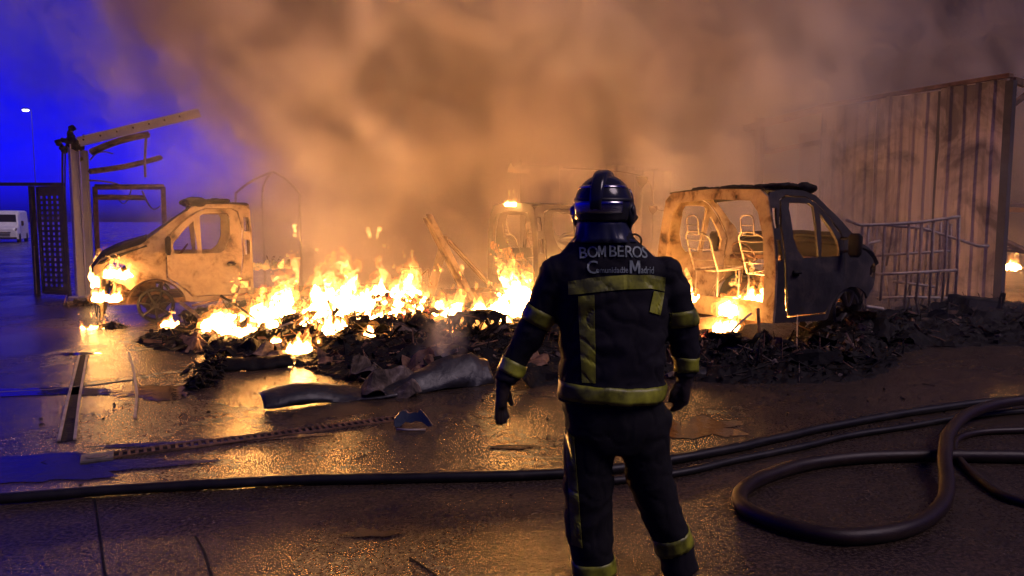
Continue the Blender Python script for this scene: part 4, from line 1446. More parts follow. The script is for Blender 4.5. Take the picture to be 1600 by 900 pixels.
def hose_material():
    t = NT('hose_rubber')
    co = t.coord()
    h = t.noise(co, 120, 2, .5)
    n = t.noise(co, 6, 4, .6)
    c = t.ramp(n, [(.35, (.006, .005, .005)), (.6, (.013, .011, .010)), (.8, (.032, .026, .022))])
    t.bsdf(c, t.math('ADD', .34, t.math('MULTIPLY', n, .25)), 0, t.bump(h, .25, .004), .3)
    return t.m
M['hose'] = hose_material()
M['brown_hose'] = worn('brown_hose', [(.3, (.010, .006, .004)), (.6, (.024, .013, .008)), (.8, (.045, .026, .016))], 8, .45, bump=.2, bscale=90, spec=.3)
def catmull(pts, per=10):
    pts = [Vector(p) for p in pts]
    out = []
    for i in range(len(pts) - 1):
        p0, p1, p2, p3 = pts[max(i - 1, 0)], pts[i], pts[i + 1], pts[min(i + 2, len(pts) - 1)]
        for k in range(per):
            f = k / per
            out.append(.5 * ((2 * p1) + (p2 - p0) * f + (2 * p0 - 5 * p1 + 4 * p2 - p3) * f * f + (3 * p1 - p0 - 3 * p2 + p3) * f ** 3))
    out.append(pts[-1])
    return out
def hose(label, pix, r, mat, lift=None, flat=1.0):
    pts = []
    for q in pix:
        z = r * flat + (q[2] if len(q) > 2 else 0)
        pts.append(gp(q[0], q[1], z))
    P = catmull(pts, 12)
    P = [p + Vector((.012 * noise.noise(p * 1.9), .012 * noise.noise(p * 2.3 + Vector((7, 0, 0))), 0)) for p in P]
    o0 = P[0].copy()
    o = MB().tube([p - o0 for p in P], [(r * (1 + .07 * noise.noise(p * 3.1)), r * flat * (1 - .05 * noise.noise(p * 3.1))) for p in P], 14).build('fire_hose', mat, None, True)
    o.location = o0
    tag(o, label, 'hose', 'fire hoses on the yard')
    return o
hose('long black fire hose lying straight across the whole yard', [(-1000, 846), (-500, 812), (-160, 790), (0, 779), (200, 764), (420, 752), (640, 746), (820, 742), (930, 735), (1040, 720), (1150, 699), (1260, 674), (1380, 651), (1490, 634), (1600, 622), (1760, 606), (2000, 592), (2400, 580)], .036, M['hose'], flat=.9)
hose('second black fire hose close behind the legs of the firefighter', [(905, 752), (960, 750), (1060, 738), (1150, 718), (1240, 700), (1330, 680), (1430, 664), (1530, 648), (1700, 634), (2000, 612), (2400, 598)], .030, M['hose'], flat=.85)
hose('thick brown fire hose lying in one wide open loop', [(2500, 722), (2100, 718), (1790, 716), (1640, 714), (1500, 712), (1400, 712), (1290, 720), (1205, 740), (1162, 762), (1156, 785), (1185, 806), (1250, 828), (1330, 838), (1410, 826), (1462, 798), (1480, 755, .02), (1476, 710, .09), (1484, 675, .08), (1518, 645, .08), (1580, 628, .08), (1700, 616, .08), (2000, 600, .02), (2400, 588)], .044, M['brown_hose'])
hose('thin brown hose curling away beside the looped one', [(2500, 655), (2000, 662), (1720, 668), (1600, 672), (1530, 676), (1496, 686), (1490, 704), (1510, 732), (1545, 760), (1590, 782), (1700, 806), (1900, 840), (2300, 880)], .026, M['brown_hose'])

# ================================================================ tube racks before the shed wall
def rack(label, Y, posts, rails, seed, dy=0.3):
    x0 = gz(posts[0][0], Y, 0)
    rk = empty('tube_rack', x0)
    tag(rk, label, 'rack', 'tube racks by the shed')
    for (a, ya, b, yb) in posts:
        P, Q = at(a, ya, Y), at(b, yb, Y + dy)
        if yb > 480: Q = Vector((Q.x, Q.y, min(Q.z, .12)))
        MB().tube([P - x0, (P + Q) / 2 - x0 + Vector((.01, 0, 0)), Q - x0], .020, 8).build('upright', M['bare_steel'], rk, True)
    for pts in rails:
        MB().tube([at(px, py, Y - .02) - x0 for px, py in pts], .022, 8).build('rail', M['bare_steel'], rk, True)
    return rk
rack('rack of upright steel tubes leaning in front of the shed wall', 11.6, [(1347, 352, 1343, 418), (1357, 352, 1350, 508), (1382, 350, 1375, 470), (1420, 348, 1412, 500), (1440, 346, 1431, 470), (1459, 344, 1449, 505), (1480, 341, 1471, 480), (1499, 338, 1490, 500)],
     [[(1322, 344), (1345, 352), (1395, 350), (1440, 347), (1500, 338)], [(1355, 429), (1410, 427), (1495, 422)]], 1)
rack('second rack of crooked steel tubes tangled behind the first', 12.3, [(1396, 348, 1384, 415), (1432, 350, 1418, 490), (1470, 348, 1461, 480), (1430, 420, 1412, 470), (1383, 428, 1392, 500), (1408, 352, 1399, 470), (1450, 352, 1440, 485), (1486, 350, 1479, 470), (1370, 350, 1362, 440)],
     [[(1380, 352), (1440, 356), (1530, 385), (1545, 384)], [(1370, 466), (1420, 464), (1490, 466)], [(1345, 384), (1375, 376)], [(1360, 400), (1420, 396), (1485, 392)], [(1395, 440), (1460, 448)]], 2)
box_ = empty('charred_cabinet', gz(1535, 11.4, 0))
tag(box_, 'black burnt cabinet on its side at the foot of the shed', 'cabinet')
link('body', remesh(MB().box((0, .1, .24), (.62, .5, .44), Matrix.Rotation(.12, 3, 'Y')), .03, 1, lambda p: .03 * noise.noise(p * 6)), M['char'], box_)
MB().box((-.02, -.19, .26), (.48, .02, .32), Matrix.Rotation(.12, 3, 'Y')).build('door', M['sooty'], box_)
tube_ = bar('fallen_tube', 'short pale tube lying below the racks', at(1352, 479, 11.2), at(1380, 483, 11.2), .03, M['bare_steel'], 0, 'tube')
bar('roof_bar', 'long horizontal bar beyond the shed corner post', at(1570, 324, 15.2), at(1660, 326, 15.2), .05, M['rust'], .0, 'bar', flat=(.06, .09))
bar('roof_bar', 'fallen bar sloping down beyond the shed corner post', at(1562, 374, 15.0), at(1640, 415, 14.6), .04, M['rust'], .03, 'bar', flat=(.05, .06))
bar('roof_bar', 'second fallen bar crossing in front of the small fire beyond the shed', at(1558, 388, 14.9), at(1640, 402, 14.9), .035, M['rust'], .03, 'bar', flat=(.05, .05))

# ================================================================ shapes in the smoke behind
tent = empty('tent_frame', gz(425, 19, 0))
tag(tent, 'thin peaked canopy frame standing in the smoke', 'canopy frame')
TI = Matrix.Translation(-tent.location)
for a, b, r_ in (((368, 302), (427, 268), .03), ((427, 268), (468, 302), .03), ((427, 268), (410, 300), .03)):
    o = bar('pole', '', at(a[0], a[1], 19), at(b[0], b[1], 19), r_, M['rust'], .06, parent=tent); o.matrix_parent_inverse = TI
for px, py in ((368, 302), (410, 300), (468, 302)):
    q = at(px, py, 19)
    o = bar('pole', '', Vector((q.x, q.y, 0)), q, .03, M['rust'], .02, parent=tent); o.matrix_parent_inverse = TI
fence = empty('corrugated_fence', gz(820, 18, 0))
tag(fence, 'scorched corrugated fence in the smoke behind the gutted van cab', 'fence')
FI = Matrix.Translation(-fence.location)
fo_ = gz(815, 18.2, 0)
fdv = Vector((.99, .12, 0)).normalized()
for k in range(4):
    o = corrugated('corrugated_sheet', k * .95, k * .95 + .93, .05, 3.0 - .10 * (k % 2), M['sheet'], fence, origin=fo_, d=fdv, nrm=Vector((.12, -.99, 0)), seed=60 + k); o.matrix_parent_inverse = FI
for k in range(3):
    q = fo_ + fdv * (k * 1.7) + Vector((0, .08, 0))
    o = MB().beam(q, q + Vector((0, 0, 2.95)), .07, .07).build('post', M['rust'], fence); o.matrix_parent_inverse = FI
wire = empty('added_wire', at(985, 268, 13.6))
tag(wire, 'added wire with two pale scraps standing for bright holes beside the helmet', 'wire')
WI = Matrix.Translation(-wire.location)
wpts = [at(880, 262, 14), at(1002, 275, 13.6), at(1022, 322, 13.5), at(1040, 330, 13.2)]  # wire added only to hang the scraps from
o = MB().tube(catmull(wpts, 6), .006, 5).build('strand', M['rust'], wire, True); o.matrix_parent_inverse = WI
for (px, py, s) in ((1003, 276, .11), (1020, 322, .085)):  # pale scraps stand in for bright smoke showing through burnt holes
    q = at(px, py, 13.58)
    o = link('scrap', panel([(-s, 0), (s, 0), (s * .95, -s * .9), (0, -s * 1.9), (-s * .6, -s * 1.2)], [], lambda u, v: (q.x + u, q.y + .3 * u * u, q.z + v), .03, .004), M['ash'], wire); o.matrix_parent_inverse = WI

# ================================================================ beyond the gate
def white_paint():
    t = NT('van_white')
    n = t.noise(t.coord(), 3, 3)
    t.bsdf(t.ramp(n, [(.3, (.62, .62, .62)), (.7, (.74, .74, .74))]), .35, 0, None, .5)
    return t.m
M['white'] = white_paint()
t_ = NT('dark_glass'); t_.bsdf((.01, .011, .013), .08, 0, t_.bump(t_.noise(t_.coord(), 3), .02, .01), .6); M['glass'] = t_.m
pv = empty('parked_van', gz(10, 58, 0), R(26))
tag(pv, 'white panel van parked beyond the gate, lit blue', 'van')
bd = MB()
def sec(y, zb, zt_, wb, wt):
    return [(-wb, y, zb), (-wb * 1.0, y, zb + (zt_ - zb) * .5), (-wt, y, zt_ - .12), (-wt + .15, y, zt_), (wt - .15, y, zt_), (wt, y, zt_ - .12), (wb, y, zb + (zt_ - zb) * .5), (wb, y, zb)]
secs = [sec(-2.3, .3, 1.0, .90, .82), sec(-2.2, .25, 1.12, 1.0, .92), sec(-1.5, .25, 1.28, 1.03, .98), sec(-.75, .25, 2.15, 1.03, .86), sec(-.3, .25, 2.42, 1.03, .92), sec(3.2, .25, 2.48, 1.03, .95)]
n0 = 0
for s_ in secs: bd.v += s_
for i in range(len(secs) - 1):
    for k in range(8):
        k2 = (k + 1) % 8
        bd.f.append((i * 8 + k, i * 8 + k2, (i + 1) * 8 + k2, (i + 1) * 8 + k))
bd.f.append(tuple(range(8))); bd.f.append(tuple(range(40, 48))[::-1])
bd.build('body', M['white'], pv)
MB().add([(-.84, -1.42, 1.36), (.84, -1.42, 1.36), (.74, -.80, 2.13), (-.74, -.80, 2.13)], [(0, 1, 2, 3)]).build('windscreen', M['glass'], pv)
for s in (-1, 1):
    MB().loft([(s * .74, -2.25, .82, .14, .05), (s * .78, -2.2, .95, .17, .08), (s * .84, -2.1, 1.08, .12, .08)], 12).build('headlight', M['glass'], pv, True)
    MB().loft([(s * 1.16, -1.05, 1.25, .05, .08), (s * 1.18, -1.05, 1.3, .09, .10), (s * 1.18, -1.05, 1.6, .09, .10), (s * 1.16, -1.05, 1.65, .05, .08)], 10).build('mirror', M['glass'], pv, True)
    MB().tube([(s * .85, -1.5, .34), (s * 1.06, -1.5, .34)], .34, 20).build('wheel', M['char'], pv, True)
    MB().tube([(s * .85, 2.1, .34), (s * 1.06, 2.1, .34)], .34, 20).build('wheel', M['char'], pv, True)
for k in range(3):
    MB().box((0, -2.31, .52 + .12 * k), (1.0 + .06 * k, .04, .06)).build('grille_bar', M['glass'], pv)
MB().box((0, -2.30, .34), (1.85, .10, .14)).build('bumper', M['glass'], pv)
# the street lamp
lp = at(40, 172, 160)
lamp = empty('street_lamp', (lp.x + 1.2, lp.y, 0))
tag(lamp, 'tall street lamp with a small lit head beyond the gate', 'street lamp')
MB().tube([(0, 0, 0), (0, 0, 5), (0, 0, lp.z + .1)], [.09, .08, .06], 12).build('pole', M['dark_steel'], lamp, True)
MB().tube([(0, 0, lp.z + .08), (-.6, 0, lp.z + .16), (-1.1, 0, lp.z + .10)], .035, 8).build('arm', M['dark_steel'], lamp, True)
hd_ = MB().loft([(-1.2, 0, lp.z + .10, .7, .4, .7), (-1.2, 0, lp.z + .26, .8, .45, .7), (-1.2, 0, lp.z + .4, .5, .3, .7)], 16).build('lamp_head', M['dark_steel'], lamp, True)
t_ = NT('lamp_glow'); e_ = t_.n('Emission'); e_.inputs[0].default_value = (.95, .98, 1, 1); e_.inputs[1].default_value = 22; t_.l(e_.outputs[0], t_.out.inputs[0]); M['lamp'] = t_.m
MB().ball((0, 0, 0), (.68, .4, .24), 16, 8).build('lens', M['lamp'], hd_, True).location = (-1.2, 0, lp.z - .02)

# ================================================================ steam rising from the wet front of the heap
def steam():
    c = at(678, 575, 7.9)
    g = bpy.data.node_groups.new('steam_field', 'GeometryNodeTree')
    g.interface.new_socket('Geometry', in_out='OUTPUT', socket_type='NodeSocketGeometry')
    g.interface.new_socket('Geometry', in_out='INPUT', socket_type='NodeSocketGeometry')
    N, L = g.nodes, g.links
    out = N.new('NodeGroupOutput')
    vc = N.new('GeometryNodeVolumeCube')
    vc.inputs['Min'].default_value = (-.6, -.4, 0)
    vc.inputs['Max'].default_value = (.9, .4, 1.0)
    for k, r_ in zip('XYZ', (50, 28, 36)): vc.inputs['Resolution ' + k].default_value = r_
    pos = N.new('GeometryNodeInputPosition').outputs[0]
    nz = N.new('ShaderNodeTexNoise')
    for k, q in (('Scale', 2.6), ('Detail', 4), ('Roughness', .6), ('Distortion', .8)): nz.inputs[k].default_value = q
    L.new(pos, nz.inputs['Vector'])
    sep = N.new('ShaderNodeSeparateXYZ'); L.new(pos, sep.inputs[0])
    def mth(op, a, b=None):
        n = N.new('ShaderNodeMath'); n.operation = op
        for i, q in enumerate((a, b)):
            if q is None: continue
            if hasattr(q, 'default_value'): L.new(q, n.inputs[i])
            else: n.inputs[i].default_value = q
        return n.outputs[0]
    def ss(v, a, b, lo=0.0, hi=1.0):
        m = N.new('ShaderNodeMapRange'); m.interpolation_type = 'SMOOTHSTEP'
        for k, q in zip(('From Min', 'From Max', 'To Min', 'To Max'), (a, b, lo, hi)): m.inputs[k].default_value = q
        L.new(v, m.inputs['Value'])
        return m.outputs[0]
    x, y, z = sep.outputs
    dx = mth('ABSOLUTE', mth('SUBTRACT', mth('SUBTRACT', x, mth('MULTIPLY', z, .28)), mth('MULTIPLY', mth('SUBTRACT', nz.outputs[0], .5), .7)))
    core = mth('MULTIPLY', ss(mth('MULTIPLY', dx, -1.0), -.32, -.02), ss(mth('MULTIPLY', mth('ABSOLUTE', y), -1.0), -.36, -.05))
    d = mth('MULTIPLY', mth('MULTIPLY', core, ss(nz.outputs[0], .40, .62)), mth('MULTIPLY', ss(mth('MULTIPLY', z, -1.0), -.98, -.25), ss(z, .0, .12)))
    L.new(d, vc.inputs['Density'])
    t = NT('steam')
    v = t.n('VolumePrincipled')
    v.inputs['Color'].default_value = (.95, .93, .92, 1)
    at_ = t.n('Attribute'); at_.attribute_name = 'density'
    t.l(t.math('MULTIPLY', at_.outputs['Fac'], 2.6), v.inputs['Density'])
    v.inputs['Density Attribute'].default_value = ''
    t.l(v.outputs[0], t.out.inputs['Volume'])
    t.m.cycles.volume_step_rate = 2.0
    sm = N.new('GeometryNodeSetMaterial'); sm.inputs['Material'].default_value = t.m
    L.new(vc.outputs[0], sm.inputs[0]); L.new(sm.outputs[0], out.inputs[0])
    vol = bpy.data.volumes.new('steam'); vol.materials.append(t.m)
    o = bpy.data.objects.new('steam', vol); col.objects.link(o)
    o.location = (c.x, c.y, .1)
    o.modifiers.new('field', 'NODES').node_group = g
    o['kind'] = 'stuff'
steam()
# ================================================================ the firefighter
FY = 3.3
root_loc = ground_at_depth(955, FY)
def q3(px, py, dy=0.0):
    return at(px, py, FY + dy) - root_loc

def fabric(name, c0, c1, rough, bump=.35, spec=.25):
    t = NT(name)
    co = t.coord()
    n = t.noise(co, 9, 5, .6)
    wv = t.n('TexWave'); wv.inputs['Scale'].default_value = 130; wv.inputs['Distortion'].default_value = 1.0
    t.l(co, wv.inputs['Vector'])
    h = t.math('ADD', t.math('MULTIPLY', wv.outputs['Fac'], .25), t.math('MULTIPLY', t.noise(co, 28, 4, .6), 1.0))
    t.bsdf(t.ramp(n, [(.35, c0), (.7, c1)]), rough, 0, t.bump(h, bump, .008), spec)
    return t.m
M['navy'] = fabric('navy_fabric', (.007, .006, .008), (.014, .012, .016), .8)
M['black_cloth'] = fabric('black_fabric', (.005, .0045, .005), (.010, .009, .010), .85)
M['leather'] = fabric('glove_leather', (.020, .014, .012), (.045, .032, .026), .55, .5)
M['band'] = fabric('yellow_reflective_band', (.075, .08, .008), (.46, .48, .035), .36, .15, .5)
M['letter'] = fabric('grey_green_lettering', (.17, .22, .19), (.30, .36, .31), .5, .1, .4)
M['skin'] = fabric('skin', (.42, .25, .18), (.48, .30, .22), .55)
def gloss(name, c, r, metal=0.0):
    t = NT(name)
    n = t.noise(t.coord(), 14, 5, .6)
    t.bsdf(c, t.math('ADD', r, t.math('MULTIPLY', n, .12)), metal, t.bump(n, .05, .004), .5)
    return t.m
M['helmet'] = gloss('helmet_shell', (.028, .028, .028), .11, .25)
M['chrome'] = gloss('dark_chrome', (.42, .42, .43), .12, 1.0)
M['rubber'] = gloss('black_rubber', (.012, .012, .012), .4)

JR = [(356, 908, 982, .100), (366, 898, 988, .112), (378, 889, 998, .122), (392, 876, 1014, .130), (406, 863, 1031, .136), (425, 853, 1045, .145), (450, 857, 1048, .158), (480, 866, 1046, .168), (520, 871, 1043, .172), (560, 873, 1042, .172), (600, 871, 1041, .178), (624, 869, 1040, .180)]
def jring(py):
    for a, b in zip(JR, JR[1:]):
        if py <= b[0]:
            f = (py - a[0]) / (b[0] - a[0])
            return [a[i] + (b[i] - a[i]) * f for i in range(4)]
    return list(JR[-1])
def jsec(r_, grow_=-.006, pw=.86):
    l, r = q3(r_[1], r_[0]), q3(r_[2], r_[0])
    return ((l.x + r.x) / 2, 0, l.z, (r.x - l.x) / 2 + grow_, r_[3] + grow_, pw)
SL = [(880, 424, .0, .082), (862, 452, .0, .082), (843, 492, .015, .073), (822, 533, .02, .067), (803, 568, .01, .060), (789, 598, .0, .054)]
SR = [(1032, 426, .0, .082), (1052, 455, .0, .080), (1064, 495, .0, .073), (1069, 532, .005, .068), (1070, 562, .005, .061), (1069, 590, .0, .055)]
LL = [(922, 640, .0, .118), (921, 700, .0, .120), (919, 760, .0, .116), (920, 820, .0, .108), (927, 872, .0, .098), (929, 900, .0, .102)]
LR = [(1000, 640, .0, .118), (1006, 700, .0, .116), (1020, 760, .01, .104), (1040, 818, .02, .094), (1057, 862, .02, .086), (1063, 890, .02, .090)]
def limb(mb, ch, g=0.0, n=18):
    P = [q3(a, b, c) for a, b, c, _ in ch]
    PP = catmull(P, 5)
    rr = []
    for i in range(len(PP)):
        t = i / 5
        k = min(int(t), len(ch) - 2)
        rr.append(ch[k][3] + (ch[k + 1][3] - ch[k][3]) * (t - k) + g)
    mb.tube(PP, rr, n)
    return mb

# the body underneath: one continuous figure
mb = MB()
mb.loft([jsec(r_, -.035) for r_ in JR], 20)
for ch in (SL, SR, LL, LR): limb(mb, ch, -.026, 12)
hc = q3(943, 322)
mb.loft([(hc.x, .0, q3(943, 385).z, .062, .066), (hc.x, .01, q3(943, 352).z, .058, .064)], 16)
mb.ball(hc + Vector((.0, .02, -.01)), (.078, .098, .122), 20, 14)
mb.ball(hc + Vector((.03, .115, -.02)), (.014, .022, .026), 10, 8)          # nose
for s in (-1, 1): mb.ball(hc + Vector((s * .078, .02, -.015)), (.010, .02, .032), 8, 8)   # ears
person = link('person', remesh(mb, .016, 2), M['skin'])
person.location = root_loc
tag(person, 'firefighter seen from behind in dark turnout gear with yellow reflective bands and helmet', 'person')

def folds(p):
    a = noise.noise(Vector((p.x * 6, p.y * 6, p.z * 13)))
    b = abs(noise.noise(Vector((p.x * 4 + p.z * 3, p.y * 4, p.z * 7 - p.x * 5 + 4))))
    c = noise.noise(p * 24)
    return .006 * a + .020 * (.22 - b) + .0025 * c - .006 * max(0, .12 - abs(noise.noise(Vector((p.x * 9 - p.z * 6, p.y * 9, p.z * 9 + p.x * 7))))) * 8
mb = MB().loft([jsec(r_) for r_ in JR], 40)
limb(mb, SL); limb(mb, SR)
mb.ball(q3(872, 428), (.085, .095, .085), 16, 12); mb.ball(q3(1038, 428), (.085, .095, .085), 16, 12)
jacket = link('jacket', remesh(mb, .0105, 5, folds), M['navy'], person)
mb = MB().loft([jsec((596, 880, 1034, .155)), jsec((640, 878, 1044, .160)), jsec((672, 881, 1046, .158)), jsec((700, 915, 1012, .135))], 32)
limb(mb, LL, 0, 22); limb(mb, LR, 0, 22)
mb.ball(q3(1040, 652), (.03, .07, .055), 12, 8)                             # cargo pocket
trousers = link('trousers', remesh(mb, .0115, 4, folds), M['black_cloth'], person)

# boots
for ch, tw_ in ((LL, .0), (LR, -.25)):
    p = q3(ch[-1][0], ch[-1][1], ch[-1][2])
    bt = MB()
    bt.loft([(p.x, p.y + .02, .0, .062, .10), (p.x, p.y + .02, .04, .064, .10), (p.x - tw_ * -.02, p.y, .10, .064, .075), (p.x - tw_ * -.05, p.y, .16, .062, .072)], 20)
    d = Matrix.Rotation(tw_, 3, 'Z') @ Vector((0, 1, 0))
    c = Vector((p.x, p.y, .045))
    bt.tube([c - d * .07, c, c + d * .10, c + d * .19], [(.05, .042), (.054, .05), (.056, .045), (.042, .036)], 14)
    link('boot', remesh(bt, .012, 2, lambda v: .002 * noise.noise(v * 30)), M['rubber'], person).data.vertices
    
# gloves with five fingers
def glove(wrist, down, across, palmn, curl, thumb_side, spread=1.0):
    down = down.normalized(); across = across.normalized(); palmn = palmn.normalized()
    g = MB()
    g.tube([wrist - down * .045, wrist + down * .01, wrist + down * .05, wrist + down * .095], [(.050, .042), (.042, .036), (.046, .030), (.045, .026)], 14)
    tip0 = wrist + down * .09
    for k, (o_, L) in enumerate(((-1.5, .070), (-.5, .080), (.5, .076), (1.5, .060))):
        p = tip0 + across * (o_ * .0205 * spread)
        pts = [p - down * .02]
        dr = down.copy()
        for j in range(3):
            an = curl[k] * (.55, 1.0, .8)[j]
            dr = (dr * math.cos(an) + palmn * math.sin(an)).normalized()
            prev_perp = palmn
            palm_rot = (palmn * math.cos(an) - down * math.sin(an))
            pts.append(pts[-1] + dr * (L * (.48, .32, .26)[j] + (.02 if j == 0 else 0)))
        g.tube(pts, [.0135, .0135, .0125, .0095], 10)
        g.ball(pts[-1], .0098, 8, 6)
    b = wrist + down * .025 + across * (thumb_side * .032)
    t1 = b + down * .035 + across * (thumb_side * .022) + palmn * .012
    t2 = t1 + down * .034 + palmn * .016
    g.tube([b - down * .01, t1, t2], [.019, .0155, .011], 10)
    g.ball(t2, .0113, 8, 6)
    return link('glove', remesh(g, .0058, 2, lambda v: .0016 * noise.noise(v * 45)), M['leather'], person)
wl = q3(786, 603)
glove(wl, q3(781, 640) - wl, Vector((.45, .9, 0)), Vector((.9, -.3, 0)), (.10, .18, .28, .36), 1)
wr = q3(1069, 594)
glove(wr, q3(1066, 636) - wr, Vector((.85, .5, 0)), Vector((-.35, .9, 0)), (.55, .6, .65, .7), -1)

# yellow bands: strips laid on the cloth
def back_strip(name, pts_top, pts_bot, target=None, nx=40, ny=4, mat='band', off=.004):
    """strip between two pixel polylines, laid onto the cloth from behind"""
    def samp(pl, t):
        t *= len(pl) - 1
        i = min(int(t), len(pl) - 2); f = t - i
        return (pl[i][0] + (pl[i + 1][0] - pl[i][0]) * f, pl[i][1] + (pl[i + 1][1] - pl[i][1]) * f)
    vs_ = []
    for j in range(ny + 1):
        for i in range(nx + 1):
            a, b = samp(pts_top, i / nx), samp(pts_bot, i / nx)
            f = j / ny
            p = at(a[0] + (b[0] - a[0]) * f, a[1] + (b[1] - a[1]) * f, FY - .16) - root_loc
            vs_.append((p.x, p.y - .25, p.z))
    fs_ = [(j * (nx + 1) + i, (j + 1) * (nx + 1) + i, (j + 1) * (nx + 1) + i + 1, j * (nx + 1) + i + 1) for j in range(ny) for i in range(nx)]
    o = MB().add(vs_, fs_).build(name, M[mat], person)
    return wrap(o, target or jacket, off, .002, project=True)
back_strip('reflective_band', [(889, 441), (930, 434), (980, 430), (1020, 431), (1046, 436)], [(889, 462), (930, 457), (980, 452), (1020, 452), (1044, 458)])
back_strip('reflective_band', [(904, 464), (929, 461)], [(910, 599), (931, 599)], nx=8, ny=34)
back_strip('reflective_band', [(1024, 456), (1043, 460)], [(1016, 488), (1034, 494)], nx=6, ny=10)

def ring_band(name, c, axis, r, width, target, sx=1.0, sy=1.0, n=56):
    axis = axis.normalized()
    a = axis.cross(Vector((0, 1, 0))).normalized(); b = a.cross(axis).normalized()
    vs_ = []
    rows = 5
    for j in range(rows):
        o_ = (j / (rows - 1) - .5) * width
        for k in range(n):
            an = 2 * math.pi * k / n
            vs_.append(c + axis * o_ + a * (r * sx * math.cos(an)) + b * (r * sy * math.sin(an)))
    fs_ = [(j * n + k, j * n + (k + 1) % n, (j + 1) * n + (k + 1) % n, (j + 1) * n + k) for j in range(rows - 1) for k in range(n)]
    o = MB().add(vs_, fs_).build(name, M['band'], person, True)
    return wrap(o, target, .005, .002)
r_ = jring(606)
s_ = jsec(r_)
ring_band('reflective_band', Vector((s_[0], 0, s_[2])), Vector((.035, 0, 1)), 1.0, .078, jacket, s_[3] + .010, s_[4] + .012, 90)
def on(ch, k, f): 
    a, b = q3(*ch[k][:3]), q3(*ch[k + 1][:3])
    return a.lerp(b, f), (b - a), ch[k][3] + (ch[k + 1][3] - ch[k][3]) * f
for ch, k, f, w_ in ((SL, 2, .05, .072), (SL, 4, .20, .062), (SR, 2, .0, .072), (SR, 4, .25, .062)):
    c, d, r__ = on(ch, k, f)
    ring_band('reflective_band', c, d, r__ + .006, w_, jacket)
for ch, k, f, w_ in ((LL, 4, .35, .074), (LR, 3, .62, .074)):
    c, d, r__ = on(ch, k, f)
    ring_band('reflective_band', c, d, r__ + .02, w_, trousers)
back_strip('reflective_band', [(886, 684), (899, 690)], [(896, 866), (912, 866)], target=trousers, nx=5, ny=40)

# lettering on the back
def add_glyph(mb_, me, px, py, hpx, sq, rot):
    bm = bmesh.new(); bm.from_mesh(me)
    bmesh.ops.triangulate(bm, faces=bm.faces[:])
    base = at(px, py, FY - .16) - root_loc
    s = hpx / 350.0 / .69
    vs_ = []
    for v in bm.verts:
        x, z = v.co.x * s * sq, v.co.y * s
        vs_.append((base.x + x * math.cos(rot) - z * math.sin(rot), base.y - .25, base.z + x * math.sin(rot) + z * math.cos(rot)))
    bm.verts.index_update()
    mb_.add(vs_, [[v.index for v in f.verts] for f in bm.faces])
    bm.free()
MGLYPH = [(0, 0), (0, .69), (.15, .69), (.31, .30), (.47, .69), (.62, .69), (.62, 0), (.49, 0), (.49, .44), (.36, .12), (.26, .12), (.13, .44), (.13, 0)]
def lettering(name, parts):
    me_all = MB()
    for txt, px, py, hpx, sq, rot in parts:
        if txt == 'M':
            me = panel(MGLYPH, [], lambda u, v: (u, v, 0), .12, 0)
            add_glyph(me_all, me, px, py, hpx, sq, rot)
            continue
        cu = bpy.data.curves.new('t', 'FONT')
        cu.body = txt
        cu.size = 1.0
        cu.offset = .006
        cu.resolution_u = 3
        o = bpy.data.objects.new('t', cu)
        col.objects.link(o)
        bpy.context.view_layer.update()
        dg = bpy.context.evaluated_depsgraph_get()
        me = bpy.data.meshes.new_from_object(o.evaluated_get(dg))
        bpy.data.objects.remove(o)
        add_glyph(me_all, me, px, py, hpx, sq, rot)
    o = me_all.build(name, M['letter'], person)
    return wrap(o, jacket, .004, .0015, project=True)
ar = [(906, 404.5, .05), (919, 403, .04), (936, 402, .02), (952, 401.5, .0), (965, 401.5, .0), (977, 402, -.03), (989.5, 402.5, -.05), (1005.5, 403.5, -.07)]
MGLYPH = [(0, 0), (0, .69), (.15, .69), (.31, .30), (.47, .69), (.62, .69), (.62, 0), (.49, 0), (.49, .44), (.36, .12), (.26, .12), (.13, .44), (.13, 0)]
lettering('lettering', [(ch, px, py, 16.5, {'M': .80, 'O': .86}.get(ch, .96), rt) for ch, (px, py, rt) in zip('BOMBEROS', ar)])
lettering('lettering', [('C', 917, 428, 19, .95, .02), ('omunidad', 932, 427, 8.5, .82, .01), ('de', 972.5, 426.5, 8.5, .82, .0), ('M', 985, 427.5, 19, .95, -.02), ('adrid', 1003, 427.5, 10, .72, -.05)])

# helmet, turned a little to his right
helmet = empty('helmet', hc)
helmet.parent = person
helmet.rotation_euler = (0, 0, R(-20))
def shell(u, v, g=0.0, rx=.128, ry=.146, rz=.136):
    return Vector(((rx + g) * math.sin(v) * math.cos(u), (ry + g) * math.sin(v) * math.sin(u), (rz + g) * math.cos(v) + .004))
hs = MB()
nu, nv = 56, 26
vmax = R(118)
for j in range(nv + 1):
    for i in range(nu):
        u = 2 * math.pi * i / nu
        v = vmax * j / nv
        back = max(0, -math.sin(u))
        p = shell(u, max(.001, v * (1 + .02 * back)))
        if v > R(88): p *= 1 + .10 * ((v - R(88)) / R(30)) * (1 - .5 * back)      # flared lower rim
        hs.v.append(tuple(p))
for j in range(nv):
    for i in range(nu):
        i2 = (i + 1) % nu
        hs.f.append((j * nu + i, (j + 1) * nu + i, (j + 1) * nu + i2, j * nu + i2))
me = hs.mesh('shell', True)
bm = bmesh.new(); bm.from_mesh(me)
bmesh.ops.remove_doubles(bm, verts=bm.verts[:], dist=.0005)
bmesh.ops.recalc_face_normals(bm, faces=bm.faces[:])
bmesh.ops.solidify(bm, geom=bm.faces[:], thickness=.006)
bm.to_mesh(me); bm.free()
me.polygons.foreach_set('use_smooth', [True] * len(me.polygons))
link('shell', me, M['helmet'], helmet)
cr = MB()                                                                       # raised crest from brow to nape
prof = []
